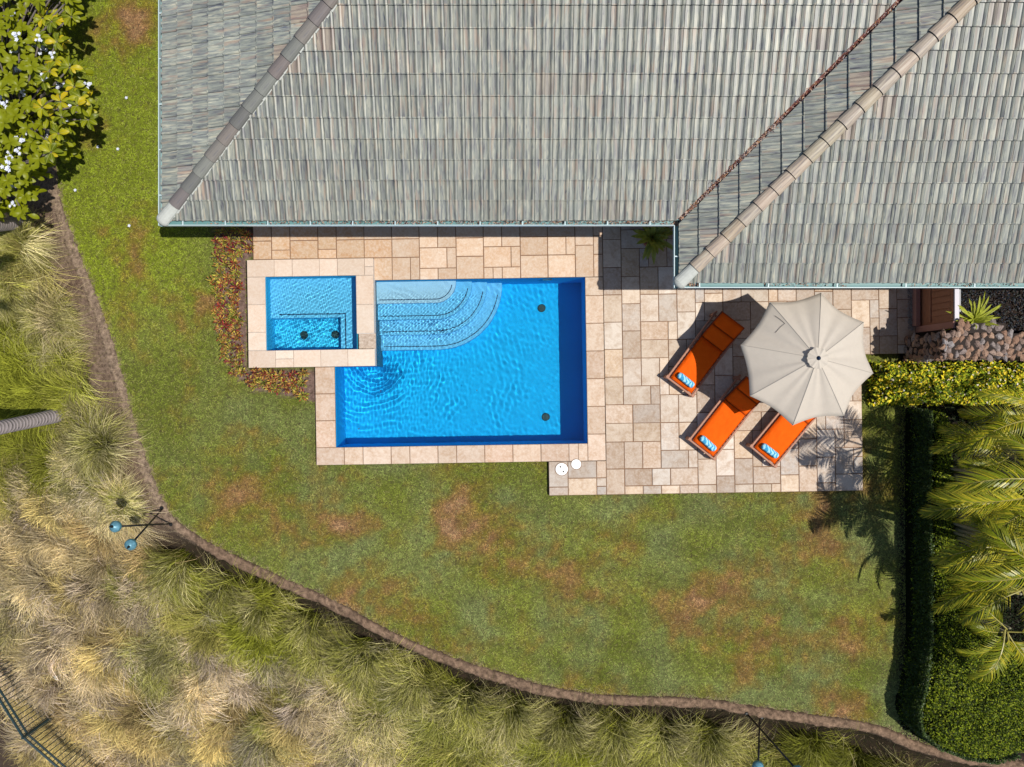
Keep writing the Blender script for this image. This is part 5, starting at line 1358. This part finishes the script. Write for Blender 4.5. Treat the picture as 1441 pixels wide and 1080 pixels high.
# ------------------------------------------------------------------ plumeria tree, top left
def big_leaf(k):
    bm = bmesh.new(); n = 5; prof = [(.0, .004), (.25, .030), (.55, .052), (.8, .046), (.94, .024), (1, .0)]; ln = .21; cen = []; lf = []; rt = []
    for x_, w_ in prof:
        z = .03*math.sin(x_*2.6)-.05*x_**2+.01*k*x_; cen.append(bm.verts.new((x_*ln, 0, z))); lf.append(bm.verts.new((x_*ln, w_, z+.014*min(1, w_*20)))); rt.append(bm.verts.new((x_*ln, -w_, z+.014*min(1, w_*20))))
    for i in range(len(prof)-1): bm.faces.new((cen[i], cen[i+1], lf[i+1], lf[i])); bm.faces.new((rt[i], rt[i+1], cen[i+1], cen[i]))
    bmesh.ops.remove_doubles(bm, verts=bm.verts, dist=.0004)
    me = bm_mesh('leaf', bm, None, True); return me
def plum_mat():
    t = NT('plumeria_leaf'); r = t.rnd(); tc = t.n('TexCoord').outputs['Object']; sp = t.n('SeparateXYZ'); t.l(tc, sp.inputs[0])
    b = t.ramp(r, [(0,(.09,.12,.004)), (.4,(.17,.20,.006)), (.8,(.32,.32,.008)), (1,(.55,.40,.012))]); vein = t.ramp(t.math('ABSOLUTE', sp.outputs[1]), [(.003, 1.0), (.007, 0.0)])
    c = t.mix(t.math('MULTIPLY', vein, .5), b, (.40,.42,.12)); return t.bsdf(c, .4, .22, None, 0, .2, t.mix(1.0, c, (1.4,1.5,.7), 'MULTIPLY'))
pm = plum_mat(); BL = [big_leaf(k) for k in (-1, 0, 1)]
for m_ in BL: m_.materials.append(pm)
tb = Pt(-6, 190); pl = thing('plumeria_tree', 'flowering tree with yellow-green leaves and white blossom at the upper left corner', 'tree', tb)
ros = []
def cr_ok(px, py):
    if py > 305 or px < -60: return False
    lim = 108 if py < 30 else 96 if py < 80 else 112 if py < 130 else 126 if py < 170 else 96 if py < 215 else 60 if py < 260 else 44
    return px < lim
for _ in range(4000):
    px, py = random.uniform(-70, 130), random.uniform(-70, 300)
    if not cr_ok(px, py): continue
    z = 2.0+random.uniform(-1.0, .55); p = P3(px, py, z)
    if all((p-q_).length > .33 for q_ in ros): ros.append(p)
ros.sort(key=lambda p: -(p.x*1)); bm = bmesh.new(); limbs = []
for k in range(6):
    a_ = k*1.05; mid = Vector((tb.x+.75*math.cos(a_)+.5, tb.y+1.3*math.sin(a_), tb.z+1.3)); limbs.append(mid)
    tube(bm, [tb+Vector((0, 0, .7)), (tb+mid)/2+Vector((0, 0, .35)), mid], [.075, .06, .045], 8)
tube(bm, [tb+Vector((0, 0, -.1)), tb+Vector((0, 0, .75))], [.12, .085], 10)
bmesh.ops.translate(bm, vec=-tb, verts=bm.verts); link('trunk', bm_mesh('trunk', bm, M['bark'], True), pl)
bm = bmesh.new()
for p in ros:
    m_ = min(limbs, key=lambda q_: (q_-p).length); tube(bm, [m_-tb, (m_+p)/2-tb+Vector((0, 0, -.12)), p-tb+Vector((0, 0, -.02))], [.03, .022, .014], 6)
link('branches', bm_mesh('branches', bm, M['bark'], True), pl)
nl_ = 0; extra = []
for ri, p in enumerate(ros):
    px_ = 720.5+F*p.x/(H-p.z); py_ = 540-F*p.y/(H-p.z); vis = px_ > 2 and py_ > 2
    rt_ = link('leaf_rosette', None, pl, p-tb) if (vis and nl_ < 288) else None
    m = random.randint(7, 9)
    for k in range(m):
        az = 2*math.pi*k/m + random.uniform(-.25, .25); rot = (random.uniform(-.35, .35), random.uniform(-.55, .12), az); s_ = random.uniform(.65, 1.08)
        if rt_: o = link('leaf', random.choice(BL), rt_, (.02*math.cos(az), .02*math.sin(az), 0), rot); o.scale = (s_,)*3; nl_ += 1
        else: extra.append((p, rot, s_))
    for k in range(3):                                  # lower ring, joined
        az = random.uniform(0, 6.28); extra.append((p-Vector((0, 0, .09+.05*k)), (random.uniform(-.4, .4), random.uniform(0, .5), az), random.uniform(.8, 1.2)))
from mathutils import Euler
bmx = bmesh.new()
for p, rot, s_ in extra:
    v0 = len(bmx.verts); bmx.from_mesh(BL[1]); bmx.verts.ensure_lookup_table(); Mx = Matrix.Translation(p-tb) @ Euler(rot).to_matrix().to_4x4() @ Matrix.Scale(s_, 4); bmesh.ops.transform(bmx, matrix=Mx, verts=bmx.verts[v0:])
me_ = bm_mesh('lower_leaves', bmx, pm, True); tag(link('lower_leaves', me_, pl), kind='stuff')
bm = bmesh.new()                                        # one blossom cluster: several five-petalled flowers
for f in range(7):
    c = Vector((random.uniform(-.07, .07), random.uniform(-.07, .07), .06+random.uniform(0, .05)))
    for k in range(5):
        a_ = k*2*math.pi/5+f; d = Vector((math.cos(a_), math.sin(a_), .25)); s = Vector((-math.sin(a_), math.cos(a_), 0)); vs = [bm.verts.new(c), bm.verts.new(c+d*.022-s*.013), bm.verts.new(c+d*.040), bm.verts.new(c+d*.022+s*.013)]; bm.faces.new(vs)
bl = bm_mesh('blossom_cluster', bm, M['petal'])
FLW = [(5,10),(20,22),(20,34),(28,55),(57,56),(55,68),(64,75),(22,72),(77,80),(83,86),(103,92),(29,99),(40,99),(65,110),(90,122),(125,122),(27,103),(36,133),(34,140),(100,146),(98,152),(25,158),(66,19),(1,142),(12,150),(44,174),(68,190),(72,160),(92,170),(30,215),(16,220),(14,235),(22,262),(20,290),(40,195),(3,235),(30,200)]
for px, py in FLW:
    q_ = min(ros, key=lambda r_: (720.5+F*r_.x/(H-r_.z)-px)**2+(540-F*r_.y/(H-r_.z)-py)**2); z = q_.z+.14; p = P3(px, py, z)
    o = link('blossom_cluster', bl, pl, p-tb, (0, 0, random.uniform(0, 6))); s_ = random.uniform(.8, 1.25); o.scale = (s_,)*3; o['kind'] = 'stuff'
# fallen white blossoms on the lawn
pb = bmesh.new(); 
for k in range(5):
    a_ = k*2*math.pi/5; d = Vector((math.cos(a_), math.sin(a_), .3)); s = Vector((-math.sin(a_), math.cos(a_), 0)); pb.faces.new([pb.verts.new(v) for v in (Vector((0, 0, 0)), d*.022-s*.014, d*.042, d*.022+s*.014)])
pbm = bm_mesh('fallen_blossom', pb, M['petal'])
for px, py, lab in ((178, 138, 'white blossom fallen on the lawn, highest of the few'), (166, 210, 'white blossom fallen on the lawn right of another'), (138, 207, 'white blossom fallen on the lawn left of another'), (106, 268, 'white blossom fallen near the lawn edge'), (182, 318, 'white blossom fallen on the lawn, lowest of the few')):
    o = link('fallen_blossom', pbm, None, P3(px, py, .035), (0, 0, px)); tag(o, lab, 'blossom', 'fallen blossoms on the lawn')

# ------------------------------------------------------------------ small plants by the house
def strap(n, seed, Lf, w_, up, col):
    r_ = np.random.default_rng(seed); parts_ = []
    for k in range(n):
        az = r_.uniform(0, 6.28); l_ = Lf*r_.uniform(.7, 1.15); V = []; C = []; Fc = []; K = 6; e0 = r_.uniform(*up)
        for j in range(K+1):
            t = j/K; rr = l_*t*math.cos(e0)*1.0; z = l_*(math.sin(e0)*t-.35*t*t)+.1; ww = w_*math.sin(math.pi*(.12+.88*t))**.6+.002; cw = .012*math.sin(t*20+k)
            V += [(rr*math.cos(az)+ww*math.sin(az), rr*math.sin(az)-ww*math.cos(az), z+.3*ww+cw), (rr*math.cos(az), rr*math.sin(az), z), (rr*math.cos(az)-ww*math.sin(az), rr*math.sin(az)+ww*math.cos(az), z+.3*ww-cw)]
            c = np.array(col)*r_.uniform(.85, 1.15); C += [c, c*.8, c]
            if j < K:
                q0 = 3*j
                for s in (0, 1): Fc += [(q0+s, q0+s+1, q0+s+4), (q0+s, q0+s+4, q0+s+3)]
        parts_.append((np.array(V), np.array(Fc), np.array(C)))
    return parts_
t_ = thing('birds_nest_fern', 'yellow-green fern with strappy leaves behind the lava rock wall', 'plant', (*P(1368, 452, 1.5), 1.42)); t_.scale = (1.08, 1.08, 1.1)
for k, (V, Fc, C) in enumerate(strap(44, 5, .62, .022, (.15, 1.25), (.42,.46,.06))): link('leaf', mesh_np('leaf', V, Fc, M['gloss_leaf'], C), t_)
bm = bmesh.new(); tube(bm, [(0, 0, -.5), (0, 0, .12)], [.09, .05], 8); link('stem', bm_mesh('stem', bm, M['bark']), t_)
t_ = thing('philodendron', 'dark broad-leaved plant in the shade where the two eaves meet', 'plant', (*P(918, 334, .6), ZD))
for k, (V, Fc, C) in enumerate(strap(44, 9, .66, .055, (.15, 1.2), (.30,.34,.07))): link('leaf', mesh_np('leaf', V+np.array([0, 0, .35]), Fc, M['gloss_leaf'], C), t_)
bm = bmesh.new(); lathe(bm, [(.14, 0), (.19, .35), (.20, .38), (.17, .38)], 18); link('pot', bm_mesh('pot', bm, plain('terracotta', (.30,.12,.07), .8)), t_)
tag(link('ground_cover', (lambda: mesh_np('ground_cover', *(lambda r: (r[0], r[1]))(leaves(np.stack([RNG.uniform(9.6, 13, 6000), RNG.uniform(1.2, 3.2, 6000), RNG.uniform(.02, .16, 6000)], 1), RNG.uniform(0, 6.28, 6000), RNG.uniform(-.2, .7, 6000), .06, .03, np.tile([.03,.035,.02], (6000, 1)))), mat=vcol_mat('dark_cover', .5, .3), col=np.repeat(np.array([(.012,.016,.012), (.03,.016,.012), (.010,.016,.03)])[RNG.integers(0, 3, 6000)], 5, axis=0)))()), 'dark low ground cover in the shade behind the rock wall', 'ground cover', kind='stuff')

# ------------------------------------------------------------------ torches
def torch(label, b_px, h_px, zh, grp):
    b = Pt(*b_px); h_ = P3(*h_px, b.z+zh); t_ = thing('garden_torch', label, 'torch', b, 0, grp); d = (h_-b); u = d.normalized()
    bm = bmesh.new(); tube(bm, [Vector((0, 0, -.1)), d], .021, 10); link('pole', bm_mesh('pole', bm, M['black'], True), t_)
    bm = bmesh.new(); lathe(bm, [(.045, -.03), (.045, .03), (.03, .05)], 12, Matrix.Rotation(0, 4, 'Z')); link('ground_socket', bm_mesh('ground_socket', bm, M['black']), t_)
    Mx = Matrix.Translation(d) @ u.to_track_quat('Z', 'Y').to_matrix().to_4x4()
    bm = bmesh.new(); lathe(bm, [(.025, -.02), (.07, .03), (.115, .09), (.12, .14), (.11, .15)], 20, Mx); link('bowl', bm_mesh('bowl', bm, M['teal_metal'], True), t_)
    bm = bmesh.new(); lathe(bm, [(.03, .245), (.028, .26), (.005, .36)], 12, Mx); link('spike', bm_mesh('spike', bm, M['black'], True), t_)
    bm = bmesh.new(); lathe(bm, [(.122, .15), (.118, .165), (.09, .20), (.05, .235), (.02, .25)], 20, Mx); link('lid', bm_mesh('lid', bm, plain('torch_lid', (.11,.27,.35), .4, .5, .2, var=.75, scale=22) if 'torch_lid' not in bpy.data.materials else bpy.data.materials['torch_lid'], True), t_)
torch('black pole torch by the kerb bend leaning left with a teal head', (241, 738), (168, 741), 1.95, 'torches at the kerb bend')
torch('black pole torch by the kerb bend leaning down towards the bank', (228, 715), (187, 763), 1.95, 'torches at the kerb bend')
torch('upright black pole torch at the bottom edge right of centre', (1072, 1010), (1067, 1074), 1.75, 'torches at the bottom edge')
torch('slanting black pole torch crossing behind the upright one at the bottom edge', (1050, 1004), (1118, 1080), 1.95, 'torches at the bottom edge')

# ------------------------------------------------------------------ fence, bottom left
fp = [(-75, 850), (-38, 925), (1, 987), (33, 1038), (86, 1084), (190, 1160), (300, 1240)]
HF = 1.55; zt = -.95; top = []
tp_ = []
for px, py in fp:
    z = -.4
    for _ in range(8): x_, y_ = P(px, py, z); z = float(ter_grid(np.array([x_]), np.array([y_]))[0])+HF
    tp_.append(Vector((x_, y_, z)))
fence = thing('metal_fence', 'dark teal metal picket fence at the lower left corner', 'fence', tp_[3]-Vector((0, 0, HF))); FL_ = Vector(fence.location)
def bar(name, A, B, w_, parent=fence):
    bm = bmesh.new(); tube(bm, [A-FL_, B-FL_], w_, 4); return link(name, bm_mesh(name, bm, M['fence']), parent)
picks = None
for A, B in zip(tp_[:-1], tp_[1:]):
    bar('rail', A, B, .030); dz = Vector((0, 0, -.17)); bar('rail', A+dz, B+dz, .026); dz = Vector((0, 0, -HF+.15)); bar('rail', A+dz, B+dz, .022)
    n = int((B-A).length/.115)
    for k in range(n):
        p = A+(B-A)*(k+.5)/n
        if picks is None:
            bm = bmesh.new(); tube(bm, [(0, 0, -HF+.03), (0, 0, -.01)], .010, 4); picks = bm_mesh('picket', bm, M['fence'])
        link('picket', picks, fence, p-FL_)
for p in tp_[1::2]: bar('post', p+Vector((0, 0, .05)), p-Vector((0, 0, HF+.1)), .038)
# pale scrap and a fallen stake on the bank
p = Pt(90, 946); t_ = thing('white_scrap', 'small curled white scrap lying in the dry grass near the fence', 'scrap', p+Vector((0, 0, .34)))
bm = bmesh.new(); g = [[bm.verts.new((.10*i/5-.05+.012*math.sin(j*2), .07*j/4-.035, .03*math.sin(i*1.3+j)+.02)) for j in range(5)] for i in range(6)]
for i in range(5):
    for j in range(4): bm.faces.new((g[i][j], g[i+1][j], g[i+1][j+1], g[i][j+1]))
bmesh.ops.solidify(bm, geom=bm.faces[:], thickness=.006); link('sheet', bm_mesh('sheet', bm, M['white'], True), t_)
bm = bmesh.new(); tube(bm, [(-.03, -.03, .0), (.0, -.055, .03), (.04, -.07, .01)], .008, 5); link('tail', bm_mesh('tail', bm, M['white']), t_)
print('objects', len(bpy.data.objects), 'tris', sum(len(o.data.polygons) for o in bpy.data.objects if o.type == 'MESH' and len(o.data.polygons) > 5000))
